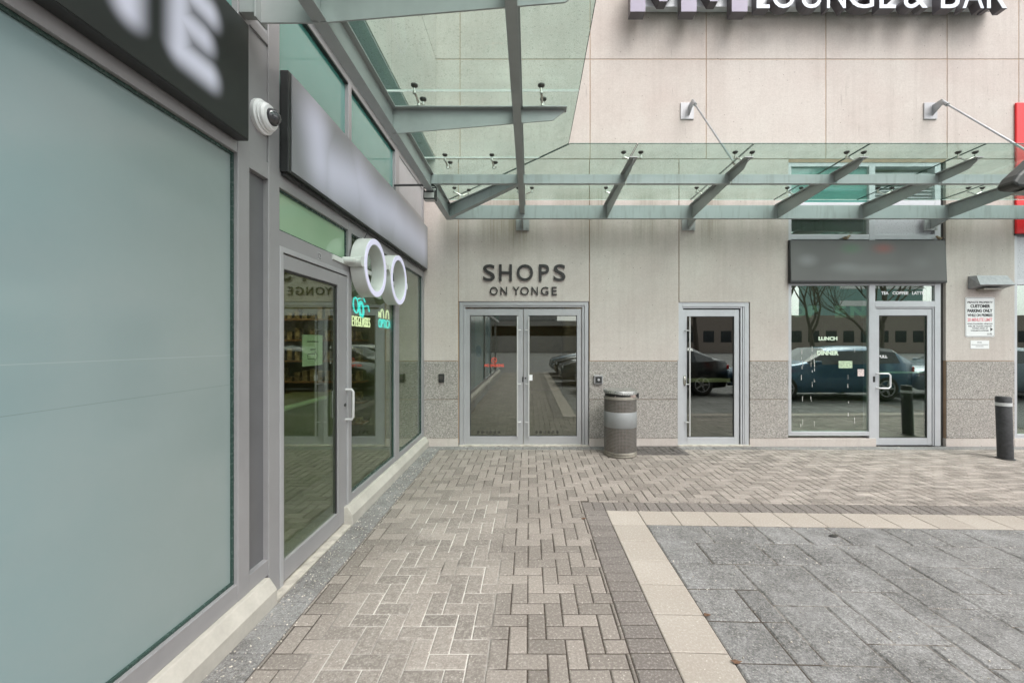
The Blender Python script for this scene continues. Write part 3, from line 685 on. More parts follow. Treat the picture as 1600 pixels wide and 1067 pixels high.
# ------------------------------------------------------------------ signs on left building
def sdf_strokes(name, strokes, base, col, soft, flip=None, amp=1.0, extra=None):
    """sign face with soft-edged pale strokes given as segments in (y,z) metres"""
    t = NT(name); P = t.pos(); xyz = t.sep(P); acc = None
    for (ay, az, by, bz_, w_) in strokes:
        ba = (by - ay, bz_ - az); L = ba[0]**2 + ba[1]**2 + 1e-9
        u = t.math('SUBTRACT', xyz[1], ay); v = t.math('SUBTRACT', xyz[2], az)
        h = t.math('DIVIDE', t.math('ADD', t.math('MULTIPLY', u, ba[0]), t.math('MULTIPLY', v, ba[1])), L, clamp=True)
        dx = t.math('SUBTRACT', u, t.math('MULTIPLY', h, ba[0])); dz = t.math('SUBTRACT', v, t.math('MULTIPLY', h, ba[1]))
        d = t.math('SQRT', t.math('ADD', t.math('MULTIPLY', dx, dx), t.math('MULTIPLY', dz, dz)))
        x = t.n('MapRange', interpolation_type='SMOOTHSTEP'); t.set(x.inputs[0], d); x.inputs[1].default_value = w_ + soft; x.inputs[2].default_value = max(0, w_ - soft)
        x.inputs[3].default_value = 0; x.inputs[4].default_value = 1
        acc = x.outputs[0] if acc is None else t.math('MAXIMUM', acc, x.outputs[0])
    f = t.math('MULTIPLY', acc, amp)
    c = t.mix(f, base, col)
    if extra: c = extra(t, c, xyz)
    return t.end(t.pbr(c, .35))
def letters(s, y, z0, z1, wd, sw):
    """block letter strokes"""
    G_ = {'N': [(0,0,0,1),(0,1,1,0),(1,0,1,1)], 'E': [(0,0,0,1),(0,0,1,0),(0,.5,.8,.5),(0,1,1,1)]}
    return [(y + a*wd, z0 + b_*(z1-z0), y + c_*wd, z0 + d*(z1-z0), sw) for a, b_, c_, d in G_[s]]
SX = -1.53
s1 = thing('shop_sign', (SX, 1.0, 2.68), 'long black fascia sign with blurred white letters above the frosted panel', 'sign')
st_ = letters('N', 1.33, 2.86, 3.16, .22, .028) + letters('E', 1.78, 2.86, 3.16, .16, .028) + letters('E', .9, 2.86, 3.16, .18, .028)
f1 = sdf_strokes('black_sign_face', st_, (.014, .016, .015), (.74, .74, .88), .085)
MB().box(XF + .001, SX - .003, -3.5, 2.22, 2.678, 3.31).build('sign_box', M['signback'], s1, bevel=.003)
MB().box(SX - .003, SX, -3.495, 2.215, 2.683, 3.305).build('sign_face', f1, s1)
s2 = thing('shop_sign', (-1.54, 4.4, 2.68), 'long dark fascia sign covered in blurred lilac white lettering above the shop door', 'sign')
st_ = []; rs = random.Random(4)
yy = 2.84
shapes = [(0, 0, 0, .40), (.0, .0, .22, .0), (.45, 0, .45, .34), (.45, .34, .75, .02), (.75, .0, .75, .36), (1.0, .02, 1.28, .02), (1.05, .3, 1.3, .12), (1.5, .04, 1.5, .34), (1.5, .18, 1.9, .1), (1.85, .3, 2.1, .05), (2.2, .05, 2.2, .34), (2.2, .2, 2.6, .2), (2.7, .04, 2.7, .33), (2.9, .04, 3.1, .3)]
st_ = [(2.95, 3.10, 3.0, 2.92, .05), (3.2, 2.92, 3.6, 2.98, .06), (3.7, 3.02, 4.1, 2.95, .08), (4.1, 2.96, 4.7, 3.02, .05), (4.7, 3.0, 5.9, 2.98, .08)]
f2 = sdf_strokes('lilac_sign_face', st_, (.24, .245, .26), (.68, .68, .82), .30, amp=1.0)
MB().box(XF + .001, -1.545, 2.605, D - .03, 2.675, 3.325).build('sign_box', M['signback'], s2, bevel=.003)
MB().box(-1.545, -1.54, 2.64, D - .035, 2.69, 3.32).build('sign_face', f2, s2)
# fixing rail under sign 2
rl = MB(); rl.box(XF + .002, XF + .03, 2.62, D - .04, 2.655, 2.674)
for k in range(12): y = 2.8 + k * .28; rl.box(XF + .03, XF + .037, y, y + .02, 2.655, 2.67)
rl.build('fixing_rail', M['black'], s2)

# ------------------------------------------------------------------ glasses shaped sign
gs = thing('glasses_sign', (-1.48, 4.2, 2.28), 'white three dimensional eyeglasses shaped sign mounted over the optical shop window', 'sign')
M['sign_white'] = simple('sign_white_side', (.58, .60, .57), .5, var=.05); M['lilac'] = emis('lilac_sign_front', (.80, .78, 1.0), .12, (.62, .60, .75))
XG = -1.46
for yc, zc, name in ((3.875, 2.286, 'lens_ring'), (4.565, 2.277, 'lens_ring')):
    n = 48; rb = MB()
    rb.lathe([(.275, 0), (.275, .125), (.218, .125), (.218, 0), (.275, 0)], (XG - .128, yc, zc), 'x', n)
    ro = rb.build(name, M['sign_white'], gs, smooth=2)
    rb = MB().ring((XG - .003, yc, zc), .222, .271, .006, 'x', n); rb.build('lit_face', M['lilac'], ro)
br = MB().ring((XG - .115, 4.22, 2.27), .07, .115, .11, 'x', 16, 0, 180); br.build('bridge', M['sign_white'], gs, smooth=2)
br = MB(); br.lathe([(0, 0), (.045, 0), (.045, .12), (0, .12)], (XG - .125, 3.575, 2.29), 'x', 16); br.tube([(XF, 3.50, 2.29), (XG - .07, 3.50, 2.29), (XG - .07, 3.60, 2.29)], .028, 12)
br.build('temple', M['sign_white'], gs, smooth=2)
MB().lathe([(0, 0), (.04, 0), (.04, .12), (0, .12)], (XG - .125, 4.862, 2.25), 'x', 16).build('temple', M['sign_white'], gs, smooth=2)
cb = MB().box(-1.607, -1.59, 3.3, 5.0, 2.255, 2.295).box(-1.607, -1.585, 3.86, 3.89, 2.0, 2.575); cb.build('mounting_bar', M['sign_white'], gs)
MB().tube([(-1.59, 3.9, 2.56), (-1.57, 3.9, 2.60), (-1.54, 3.9, 2.67)], .004, 6).build('cable', M['black'], gs)

# ------------------------------------------------------------------ neon signs inside the window
def neon(name, label, y0, items, mat_extra):
    o = thing(name, (-1.68, y0, 1.9), label, 'neon sign'); return o
M['neon_c'] = emis('cyan_neon', (.0, .75, .85), .9, (.1, .6, .6)); M['neon_w'] = emis('cream_neon', (.95, 1, .70), .8, (.7, .7, .5))
XN = -1.675
n1 = thing('neon_sign', (XN, 4.1, 1.8), 'cream neon word EYEGLASSES under tilted cyan neon spectacles in the shop window', 'neon sign')
tx = MB(); text_left(tx, 'EYEGLASSES', ly(549.5, XN), ly(577.5, XN), 1.735, 1.835, XN, .008, off=-.01); tx.build('lettering', M['neon_w'], n1)
gl = MB()
def loop(mb, yc, zc, ry, rz, r=.007, rot=0, n=20, a0=0, a1=360):
    p = []
    for k in range(n + 1):
        a = R(a0 + (a1 - a0) * k / n); u, v = ry * math.cos(a), rz * math.sin(a); p.append((XN, yc + u*math.cos(rot) - v*math.sin(rot), zc + u*math.sin(rot) + v*math.cos(rot)))
    mb.tube(p, r, 6)
yA = ly(556, XN); loop(gl, yA, 1.94, .055, .075, rot=.3); loop(gl, yA + .13, 1.91, .055, .08, rot=.3); loop(gl, yA + .13, 1.91, .04, .06, rot=.3); gl.tube([(XN, yA + .17, 1.94), (XN, yA + .30, 1.96), (XN, yA + .33, 1.90)], .007, 6)
gl.tube([(XN, yA + .02, 2.0), (XN, yA + .18, 2.03), (XN, yA + .22, 1.99)], .007, 6); gl.build('spectacles', M['neon_c'], n1)
n2 = thing('neon_sign', (XN, 4.8, 1.8), 'cyan neon word OPTICAL below small cream neon spectacles in the shop window', 'neon sign')
tx = MB(); text_left(tx, 'OPTICAL', ly(591, XN), ly(611.5, XN), 1.745, 1.845, XN, .008, off=0); tx.build('lettering', M['neon_c'], n2)
gl = MB(); yA = ly(597, XN); loop(gl, yA, 1.87, .05, .085, a0=-10, a1=190); loop(gl, yA + .17, 1.87, .05, .085, a0=-10, a1=190); gl.tube([(XN, yA - .05, 1.87), (XN, yA - .1, 1.92), (XN, yA - .1, 1.86)], .006, 6)
gl.build('spectacles', M['neon_w'], n2)

# ------------------------------------------------------------------ dome camera
cm = thing('security_camera', (XF, 2.44, 2.92), 'white dome security camera on the grey panel between the two fascia signs', 'camera')
MB().lathe([(0, 0), (.098, 0), (.098, .02), (.086, .026), (.086, .036), (.076, .04), (.0, .04)], (XF - .012, 2.44, 2.93), 'x', 32).build('base', M['white'], cm, smooth=2)
MB().lathe([(.078, .04), (.078, .052), (.068, .064), (.045, .068), (.0, .068)], (XF - .012, 2.44, 2.93), 'x', 32).build('housing', M['white'], cm, smooth=2)
t = NT('smoked_dome'); M['dome'] = t.end(t.pbr((.05, .05, .055), .05, 0, None, Specular_IOR_Level=.9))
MB().lathe([(.05 * math.cos(a), .065 + .05 * math.sin(a)) for a in [R(9 * k) for k in range(11)]], (XF - .012, 2.44, 2.93), 'x', 24).build('dome', M['dome'], cm, smooth=True)
# ------------------------------------------------------------------ floodlight on arm
fl = thing('floodlight', (-1.16, 4.84, 3.45), 'small black floodlight hanging from a thin bar above the long lilac sign', 'floodlight')
MB().tube([(XF - .01, 4.84, 3.45), (-1.14, 4.84, 3.452)], .013, 8).build('arm', M['black'], fl)
MB().tube([(-1.16 + .055 * math.sin(a), 4.84, 3.40 + .05 * math.cos(a)) for a in [R(20 * k) for k in range(10)]], .006, 6).build('cable', M['black'], fl)
hd = MB(); hd.box(-1.25, -1.11, 4.79, 4.89, 3.27, 3.36); 
for k in range(6): hd.box(-1.245 + k * .025, -1.235 + k * .025, 4.80, 4.88, 3.36, 3.385)
hdo = hd.build('housing', M['black'], fl, bevel=.006)
MB().box(-1.238, -1.122, 4.783, 4.79, 3.282, 3.345).box(-1.238, -1.122, 4.80, 4.88, 3.264, 3.27).build('lens', simple('flood_lens', (.45, .44, .42), .2), hdo)
MB().tube([(-1.255, 4.84, 3.31), (-1.255, 4.84, 3.42), (-1.105, 4.84, 3.42), (-1.105, 4.84, 3.31)], .007, 6).build('yoke', M['black'], fl)

# ------------------------------------------------------------------ glass canopy
C_ = thing('glass_canopy', (0, 5.9, 0), 'L shaped green glass canopy on grey tapered steel beams over the courtyard corner', 'canopy')
C_.location = (0, 5.9, 3.4)
ZT, ZB, ZG = 3.568, 3.377, 3.70
def beam_x(x0, x1, y, z0, z1, fw=.045, name='beam', m='steel', taper=None, tip=None, tw=.01, chan=False):
    """beam along X: web + top flange + narrow bottom flange; taper (zb0->zb1)"""
    zb0, zb1 = (z0, z0) if taper is None else taper
    mb = MB()
    if tip: pts = [(x0, zb0), (x1 - tip, zb1), (x1, z1 - .02), (x1, z1), (x0, z1)]
    else: pts = [(x0, zb0), (x1, zb1), (x1, z1), (x0, z1)]
    mb.prism(pts, 'y', y - tw/2, y + tw/2)
    if chan:
        mb.box(x0, x1, y + tw/2, y + .05, z0, z0 + .008); mb.box(x0, x1, y + tw/2, y + .05, z1 - .008, z1)
    else:
        mb.box(x0, x1 + (.02 if tip else 0), y - fw, y + fw, z1 + .0005, z1 + .0105)
    return mb.build(name, M[m], C_, bevel=.0015)
def beam_y(x, y0, y1, z0, z1, fw=.045, name='beam', m='steel', taper=None, tip=None, tw=.01, bot=0):
    """beam along Y from y1 (back) to y0 (front tip); taper: bottoms (back, front)"""
    zb0, zb1 = (z0, z0) if taper is None else taper
    mb = MB()
    if tip: pts = [(y1, zb0), (y0 + tip, zb1), (y0, z1 - .02), (y0, z1), (y1, z1)]
    else: pts = [(y1, zb0), (y0, zb1), (y0, z1), (y1, z1)]
    mb.prism(pts, 'x', x - tw/2, x + tw/2)
    mb.box(x - fw, x + fw, y0 - (.02 if tip else 0), y1, z1 + .0005, z1 + .0105)
    if bot: mb.box(x - bot, x + bot, y0, y1, z0 - .010, z0)
    return mb.build(name, M[m], C_, bevel=.0015)
# back channel and ledger
beam_x(-1.17, 9.0, 5.90, ZB, ZT, chan=True, name='rear_beam', m='steel2')
lg = MB(); lg.box(-1.175, -1.165, .3, 5.90, ZB, ZT); lg.box(-1.21, -1.13, .3, 5.94, ZB - .010, ZB); lg.box(-1.21, -1.13, .3, 5.94, ZT, ZT + .01); lg.build('ledger_beam', M['steel'], C_, bevel=.0015)
# spine: long beam running to the viewer
beam_y(-.10, .3, 5.90, 3.455, ZT, bot=.034, name='spine_beam', m='steel')
# front purlin (along X)
fp = MB(); segx = [-1.165, -.105] + [1.145 + 1.24 * k for k in range(7)]
for a, b_ in zip(segx, segx[1:]):
    mb = MB(); mb.box(a + .006, b_ - .006, 4.80, 4.808, 3.455, ZT - .005); mb.box(a + .006, b_ - .006, 4.808, 4.85, 3.455, 3.463); mb.build('purlin', M['steel2'], C_, bevel=.0015)
# cross beams on right arm
for k in range(7): beam_y(1.125 + 1.24 * k, 4.39, 5.895, ZB, ZT, taper=(ZB, 3.49), tip=.09, m='steel')
# cantilever beams on the left arm
for y in (3.477, 2.27, 1.06): beam_x(-1.165, .30, y, ZB, ZT, taper=(3.36, 3.475), tip=.10, m='steel')
mb = MB(); mb.prism([(-1.50, 3.36), (-1.178, 3.36), (-1.178, ZT), (-1.50, ZT)], 'y', 2.265, 2.275); mb.box(-1.505, -1.495, 2.22, 2.32, 3.36, ZT); mb.box(-1.60, -1.505, 2.24, 2.30, 3.40, 3.54); mb.build('wall_bracket', M['steel'], C_, bevel=.0015)
# diagonal
dg = MB(); a, b_ = Vector((-1.165, 5.89)), Vector((-.11, 4.81)); d_ = (b_ - a).normalized(); n_ = Vector((-d_.y, d_.x))
def dquad(hw, zA0, zB0, zA1, zB1):
    p = [a - n_*hw, b_ - n_*hw, b_ + n_*hw, a + n_*hw]
    dg.add([(p[0].x, p[0].y, zA0), (p[1].x, p[1].y, zB0), (p[2].x, p[2].y, zB0), (p[3].x, p[3].y, zA0), (p[0].x, p[0].y, zA1), (p[1].x, p[1].y, zB1), (p[2].x, p[2].y, zB1), (p[3].x, p[3].y, zA1)],
           [(0,3,2,1),(4,5,6,7),(0,1,5,4),(1,2,6,5),(2,3,7,6),(3,0,4,7)])
dquad(.006, ZB, 3.46, ZT - .01, ZT - .01); dquad(.035, ZB - .008, 3.452, ZB, 3.46); dquad(.035, ZT - .01, ZT - .01, ZT - .001, ZT - .001)
dg.build('diagonal_beam', M['steel2'], C_, bevel=.0015)
# wall brackets of the rear beam
for x in (-.10, 2.42, 6.10):
    mb = MB(); mb.box(x - .10, x + .10, D - .022, D - .002, 3.28, 3.52); mb.prism([(5.905, 3.50), (5.905, 3.37), (D - .022, 3.30), (D - .022, 3.50)], 'x', x - .012, x + .012)
    for sx in (-.07, .07): mb.lathe([(0, 0), (.012, 0), (.012, .01), (0, .012)], (x + sx, D - .022, 3.315), 'y', 8)
    mb.build('wall_bracket', M['steel'], C_, bevel=.002)
# glass sheets
def sheet(pts):
    gm = MB(); gm.prism(pts, 'z', ZG, ZG + .004); o = gm.build('glass_sheet', M['canopy_glass'], C_)
    e = MB(); n = len(pts); cx = sum(p[0] for p in pts)/n; cy = sum(p[1] for p in pts)/n
    for i in range(n):
        a, b_ = Vector(pts[i]), Vector(pts[(i+1) % n]); d_ = (b_ - a).normalized(); nn = Vector((-d_.y, d_.x))
        if nn.dot(Vector((cx, cy)) - a) < 0: nn = -nn
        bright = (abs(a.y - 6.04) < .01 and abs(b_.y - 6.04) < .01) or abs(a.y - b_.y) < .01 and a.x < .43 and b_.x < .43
        q = [a, b_, b_ + nn*.004, a + nn*.004]
        mbx = MB(); mbx.prism([tuple(p) for p in q], 'z', ZG - .007, ZG - .0005); e.add(mbx.v, mbx.f) if not bright else eb.add(mbx.v, mbx.f)
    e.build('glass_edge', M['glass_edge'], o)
    return o
eb = MB(); g_ = .005
jx = [1.155 + 1.24 * k for k in range(7)]
sheet([(-1.20 + .01, 6.04), (jx[0] - g_, 6.04), (jx[0] - g_, 4.33), (.43 + .008, 4.33)])
for a, b_ in zip(jx, jx[1:]): sheet([(a + g_, 4.33), (b_ - g_, 4.33), (b_ - g_, 6.04), (a + g_, 6.04)])
sheet([(-1.25, 4.66 + g_), (.105, 4.66 + g_), (-1.21, 6.04), (-1.25, 6.04)])
sheet([(-1.25, 3.42 + g_), (.42, 3.42 + g_), (.42, 4.33), (.118, 4.66 - g_), (-1.25, 4.66 - g_)])
for a, b_ in ((2.18, 3.42), (.95, 2.18)): sheet([(-1.25, a + g_), (.41, a + g_), (.42, b_ - g_), (-1.25, b_ - g_)])
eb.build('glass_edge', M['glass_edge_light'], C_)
# spider fittings
def spider(x, y, dx, dy, heads=(-1, 1)):
    """two headed fitting whose arms spread along (dx,dy)"""
    mb = MB(); d = MB()
    mb.tube([(x, y, ZT + .01), (x, y, ZT + .045)], .014, 10)
    for s in heads:
        hx, hy = x + dx * .095 * s, y + dy * .095 * s
        mb.tube([(x, y, ZT + .03), (x + dx*.05*s, y + dy*.05*s, ZT + .055), (hx, hy, ZT + .07), (hx, hy, ZG - .03)], [.009, .009, .011, .009], 8)
        mb.lathe([(0, 0), (.014, 0), (.014, .022), (0, .022)], (hx, hy, ZT + .058), 'z', 10)
        d.lathe([(0, -.028), (.012, -.026), (.028, -.012), (.029, -.002), (0, -.002)], (hx, hy, ZG), 'z', 14)
    o = mb.build('spider_fitting', M['stainless'], C_, smooth=2); d.build('disc', M['rubber'], o, smooth=2)
for k in range(7):
    spider(1.145 + 1.24 * k, 4.52, 1, 0); spider(1.145 + 1.24 * k, 5.56, 1, 0)
for y in (3.44, 2.24):
    for x in (-.934, .11): spider(x, y, .12, 1)
for x in (-.94, -.41): spider(x, 4.68, .12, 1)
spider(-.06, 5.56, 1, 0); spider(-.93, 5.60, 1, .35)

# tie rods
for x in (2.40, 6.10):
    tr = thing('tie_rod', (x, D, 5.0), 'slender steel tie rod from wall plate to the second canopy beam from the corner' if x < 3 else 'slender steel tie rod from wall plate to canopy above the cafe sign', 'tie rod', 'rods holding up the canopy')
    xo = -.06 if x < 3 else -.06
    MB().box(x - .10, x + .10, D - .018, D - .002, 4.97, 5.22).build('wall_plate', M['alu'], tr, bevel=.003)
    MB().prism([(D - .018, 5.02), (D - .018, 5.18), (D - .16, 5.19), (D - .20, 5.14), (D - .16, 5.10)], 'x', x + .02, x + .032).build('lug', M['rod'], tr)
    a, b_ = Vector((x + .03, D - .16, 5.15)), Vector((x + .02, 4.76, 3.70 - .05))
    MB().tube([a, a + (b_ - a) * .06], .026, 10).build('clevis', M['rod'], tr, smooth=2)
    MB().tube([a + (b_ - a) * .05, b_], .0125, 10).build('rod', M['rod'], tr, smooth=2)
    MB().tube([b_ + (a - b_) * .05, b_], .02, 10).build('clevis', M['stainless'], tr, smooth=2)

# ------------------------------------------------------------------ lettering SHOPS ON YONGE
M['letter'] = simple('dark_bronze_letter', (.022, .020, .019), .5)
sg = thing('lettering_sign', (bx(820), D, bz(463)), 'dark raised letters reading SHOPS ON YONGE above the double entrance doors', 'sign')
for ch, a, b_ in (('S', 755, 773.5), ('H', 780, 800), ('O', 807.5, 833), ('P', 842, 858), ('S', 865, 883.5)):
    text_back(MB(), ch, bx(a), bx(b_), bz(439.5), bz(413.5), D - .006, .018, off=.010).build('letter', M['letter'], sg)
for ch, a, b_ in (('O', 765.5, 778), ('N', 782, 792.5), ('Y', 801, 812), ('O', 813, 826.5), ('N', 830.5, 840.5), ('G', 845, 857), ('E', 862, 870)):
    text_back(MB(), ch, bx(a), bx(b_), bz(461.3), bz(448.5), D - .006, .014, off=.006).build('letter', M['letter'], sg)
sp = MB()
for a in (760, 790, 820, 850, 878): sp.tube([(bx(a), D - .012, bz(425)), (bx(a), D + .01, bz(425))], .003, 5)
# ------------------------------------------------------------------ LOUNGE & BAR sign
lb = thing('lounge_sign', (bx(1280), D, 6.7), 'large illuminated channel letters reading LOUNGE & BAR along the top of the wall', 'sign')
M['purple'] = simple('lilac_letter_face', (.24, .21, .29), .4, var=.05); M['dkside'] = simple('dark_letter_side', (.10, .09, .10), .4); M['lface'] = emis('white_letter_face', (.85, .92, 1), .05, (.58, .62, .68))
YB_ = D - .16; YL = YB_ - .15
def lx(px, Y): return bx(px, Y)
MB().box(lx(1000, YB_), lx(1562, YB_), YB_ + .0, D - .06, bz(11, YB_), bz(11, YB_) + .62).build('backing_tray', M['alu_light'], lb, bevel=.004)
tk = MB()
for px in (1020, 1150, 1300, 1450, 1540): tk.box(bx(px) - .02, bx(px) + .02, D - .06, D - .001, 6.75, 6.85)
tk.build('standoff', M['alu'], lb)
zb1 = bz(18.5, YL); zt1 = zb1 + .62
for a, b_ in ((985, 1008.5), (1064.5, 1088.5), (1143.5, 1168)):
    o = MB().box(lx(a, YL), lx(b_, YL), YL + .003, YB_ - .001, zb1, zt1).build('letter_stroke', M['dkside'], lb); MB().box(lx(a, YL), lx(b_, YL), YL, YL + .003, zb1, zt1).build('letter_face', M['purple'], o)
for a, b_ in ((1008.5, 1064.5), (1088.5, 1143.5)):
    xa, xb = lx(a, YL), lx(b_, YL); xm = (xa + xb) / 2; zv = bz(2, YL)
    pts = [(xm - .055, zv), (xm + .055, zv), (xb, zt1 - .12), (xb, zt1), (xm, zv + .20), (xa, zt1), (xa, zt1 - .12)]
    o = MB().prism(pts, 'y', YL + .008, YB_ - .001).build('letter_stroke', M['dkside'], lb); MB().prism(pts, 'y', YL + .005, YL + .008).build('letter_face', M['purple'], o)
YL2 = YB_ - .13; z0_ = bz(13.5, YL2); hgt = .40
for ch, a, b_ in (('L', 1182, 1203), ('O', 1206, 1243), ('U', 1252, 1284), ('R', 1292, 1322), ('G', 1326, 1366), ('E', 1374, 1400), ('&', 1412, 1450), ('B', 1470, 1500), ('A', 1504, 1538), ('R', 1542, 1574)):
    if ch == 'R' and a < 1400: ch = 'N'
    mb = text_back(MB(), ch, lx(a, YL2), lx(b_, YL2), z0_, z0_ + hgt, YB_ - .001, .126, off=.008); o = mb.build('letter', M['dkside'], lb)
    mb = text_back(MB(), ch, lx(a, YL2) + .004, lx(b_, YL2) - .004, z0_ + .004, z0_ + hgt - .004, YL2 + .003, .003, off=.0); mb.build('letter_face', M['lface'], o)

# ------------------------------------------------------------------ cafe awning sign with birds
aw = thing('cafe_sign', (5.0, D, 2.45), 'wide dark grey sloping box sign above the cafe window and door', 'sign')
ya_, yb_ = 6.15, 6.125; za_, zb2 = 3.13, 2.477; xl, xr = bx(1233.5, 6.15), bx(1477.5, 6.15)
ab = MB(); ab.prism([(D - .002, zb2), (yb_, zb2), (yb_, zb2 + .02), (ya_, za_), (D - .002, za_)], 'x', xl, xr); ab.build('sign_box', M['signback'], aw, bevel=.004)
t = NT('smudged_grey_sign_face'); P = t.pos(); xyz = t.sep(P)
def blob(cx, cz, rx, rz):
    u = t.math('DIVIDE', t.math('SUBTRACT', xyz[0], cx), rx); v = t.math('DIVIDE', t.math('SUBTRACT', xyz[2], cz), rz)
    return t.smooth(t.math('SQRT', t.math('ADD', t.math('MULTIPLY', u, u), t.math('MULTIPLY', v, v))), 1, 0)
c = t.mix(t.ramp(t.noise(1.4, 2), .3, .7), (.115, .112, .11), (.14, .137, .134))
for (a_, b_, r1, r2, cc, am) in ((4.2, 2.82, .22, .14, (.26, .26, .27), .5), (5.1, 2.68, .9, .12, (.20, .20, .20), .5), (4.86, 3.0, .25, .12, (.10, .17, .11), .7), (5.35, 3.0, .25, .12, (.25, .09, .08), .7), (4.75, 2.72, .3, .1, (.21, .22, .22), .5), (5.9, 2.78, .25, .16, (.17, .17, .17), .5)):
    c = t.mix(t.math('MULTIPLY', blob(a_, b_, r1, r2), am), c, cc)
M['awface'] = t.end(t.pbr(c, .75))
fa = MB(); e = .01
fa.add([(xl + .012, yb_ - .004, zb2 + .03), (xr - .012, yb_ - .004, zb2 + .03), (xr - .012, ya_ - .004 - .002, za_ - .012), (xl + .012, ya_ - .004 - .002, za_ - .012), (xl + .012, yb_ + .002, zb2 + .03), (xr - .012, yb_ + .002, zb2 + .03), (xr - .012, ya_ + .004, za_ - .012), (xl + .012, ya_ + .004, za_ - .012)], [(0,1,2,3),(4,7,6,5),(0,4,5,1),(1,5,6,2),(2,6,7,3),(3,7,4,0)])
fa.build('sign_face', M['awface'], aw)
def sparrow(x, y, z, s, fx, label):
    o = thing('sparrow', (x, y, z), label, 'bird', 'small birds perched on the cafe sign')
    rings = [(-.055, .052, .006), (-.035, .050, .014), (-.015, .050, .024), (.008, .055, .027), (.028, .068, .022), (.036, .078, .017), (.046, .084, .018), (.058, .084, .014), (.066, .081, .006)]
    mb = MB(); mb.tube([(x + fx*r[0]*s, y, z + r[1]*s - .02*s) for r in rings], [r[2]*s for r in rings], 12); mb.build('body', simple('sparrow_feather', (.26, .21, .14), .9, var=.5, nscale=60), o, smooth=True)
    MB().prism([(x - fx*.05*s, z + .022*s), (x - fx*.10*s, z + .012*s), (x - fx*.095*s, z + .020*s), (x - fx*.05*s, z + .038*s)], 'y', y - .008*s, y + .008*s).build('tail', M['letter'], o)
    MB().prism([(x + fx*.015*s, z + .04*s), (x - fx*.055*s, z + .026*s), (x - fx*.03*s, z + .05*s)], 'y', y - .028*s, y + .028*s).build('wing', simple('wing_feather', (.12, .09, .06), .9), o)
    MB().tube([(x + fx*.064*s, y, z + .062*s), (x + fx*.080*s, y, z + .059*s)], [.004*s, .001*s], 6).build('beak', M['letter'], o)
    for q in (-.01, .01): MB().tube([(x + fx*.0, y + q*s, z + .012*s), (x + fx*.004*s, y + q*s, z)], .0018*s, 5).build('leg', M['letter'], o)
sparrow(bx(1322, 6.165), 6.165, za_, 1.0, 1, 'little brown sparrow perched on the middle of the dark cafe sign')
sparrow(bx(1468, 6.165), 6.165, za_, .85, -1, 'little brown sparrow crouched at the right end of the dark cafe sign')

# ------------------------------------------------------------------ red sign at right edge
rsn = thing('red_sign', (8.0, D, 3.2), 'bright red box sign on the wall at the far right edge', 'sign')
YR = D - .035; MB().box(bx(1588.5, YR), bx(1588.5, YR) + 2.6, YR, D - .002, bz(365, YR), bz(160, YR)).build('sign_box', simple('red_sign_face', (.70, .018, .022), .35, var=.03), rsn, bevel=.012)
MB().box(bx(1588.5, YR) - .004, bx(1588.5, YR) + 2.61, YR + .02, D - .001, bz(365, YR) - .02, bz(365, YR)).build('trim', M['signback'], rsn)

# ------------------------------------------------------------------ parking sign, plate, wedge lamp
ps = thing('parking_sign', (bx(1531), D, bz(526)), 'white metal private property customer parking sign on the right pier', 'sign')
def rrect(x0, x1, z0, z1, r, n=5):
    p = []
    for cx, cz, a0 in ((x1-r, z1-r, 0), (x0+r, z1-r, 90), (x0+r, z0+r, 180), (x1-r, z0+r, 270)):
        for k in range(n + 1): a = R(a0 + 90 * k / n); p.append((cx + r*math.cos(a), cz + r*math.sin(a)))
    return p
x0, x1, z0, z1 = bx(1507.5), bx(1553.8), bz(526.5), bz(464.5)
MB().prism(rrect(x0, x1, z0, z1, .03), 'y', D - .006, D - .001).build('plate', M['white'], ps)
bd = MB(); o_ = rrect(x0 + .008, x1 - .008, z0 + .008, z1 - .008, .025); i_ = rrect(x0 + .013, x1 - .013, z0 + .013, z1 - .013, .02); n = len(o_)
bd.add([(p[0], D - .0065, p[1]) for p in o_] + [(p[0], D - .0065, p[1]) for p in i_], [(k, (k+1) % n, n + (k+1) % n, n + k) for k in range(n)]); bd.build('border', M['black'], ps)
wr = MB(); yS = D - .006
for body, a, b_, t0, t1, of in (('PRIVATE PROPERTY', 1511, 1550.5, 474, 471, .03), ('CUSTOMER', 1515.5, 1546.5, 481, 475.8, .05), ('PARKING ONLY', 1511, 1550, 488.2, 483, .05), ('WHILE ON PREMISES', 1511, 1549.8, 494.7, 490.2, .03),
    ('UNAUTHORIZED VEHICLES', 1511, 1550, 507, 505, .02), ('WILL BE TAGGED AND/OR', 1512, 1549, 510.7, 508.7, .02), ('TOWED AWAY AT', 1518, 1543, 514, 512, .02), ("OWNER'S EXPENSE", 1516, 1544, 517.5, 515.5, .02)):
    text_back(wr, body, bx(a), bx(b_), bz(t0), bz(t1), yS, .0012, off=of)
wr.prism([(bx(1546.7), bz(511.6)), (bx(1550.5), bz(514.6)), (bx(1546.7), bz(517.6))], 'y', yS - .0012, yS)
wr.ring((bx(1543), yS, bz(522)), .010, .014, .0012, 'y', 12); wr.box(bx(1545), bx(1549.5), yS - .0012, yS, bz(523), bz(522)); wr.box(bx(1546), bx(1548.5), yS - .0012, yS, bz(521.2), bz(520.4))
wr.build('lettering', M['black'], ps)
text_back(MB(), '20 MINUTE LIMIT', bx(1511), bx(1549.8), bz(502.3), bz(496.8), yS, .0012, off=.03).build('lettering', simple('faded_red', (.80, .30, .33), .5, var=.05), ps)
pl = thing('small_plate', (bx(1530.5), D, bz(545)), 'small white information plate directly below the customer parking sign', 'plate')
MB().box(bx(1516), bx(1545), D - .005, D - .001, bz(545), bz(532)).build('plate', M['white'], pl, bevel=.001)
wr = MB(); text_back(wr, '1910', bx(1526.5), bx(1533), bz(536.3), bz(533.8), D - .005, .001, off=.02)
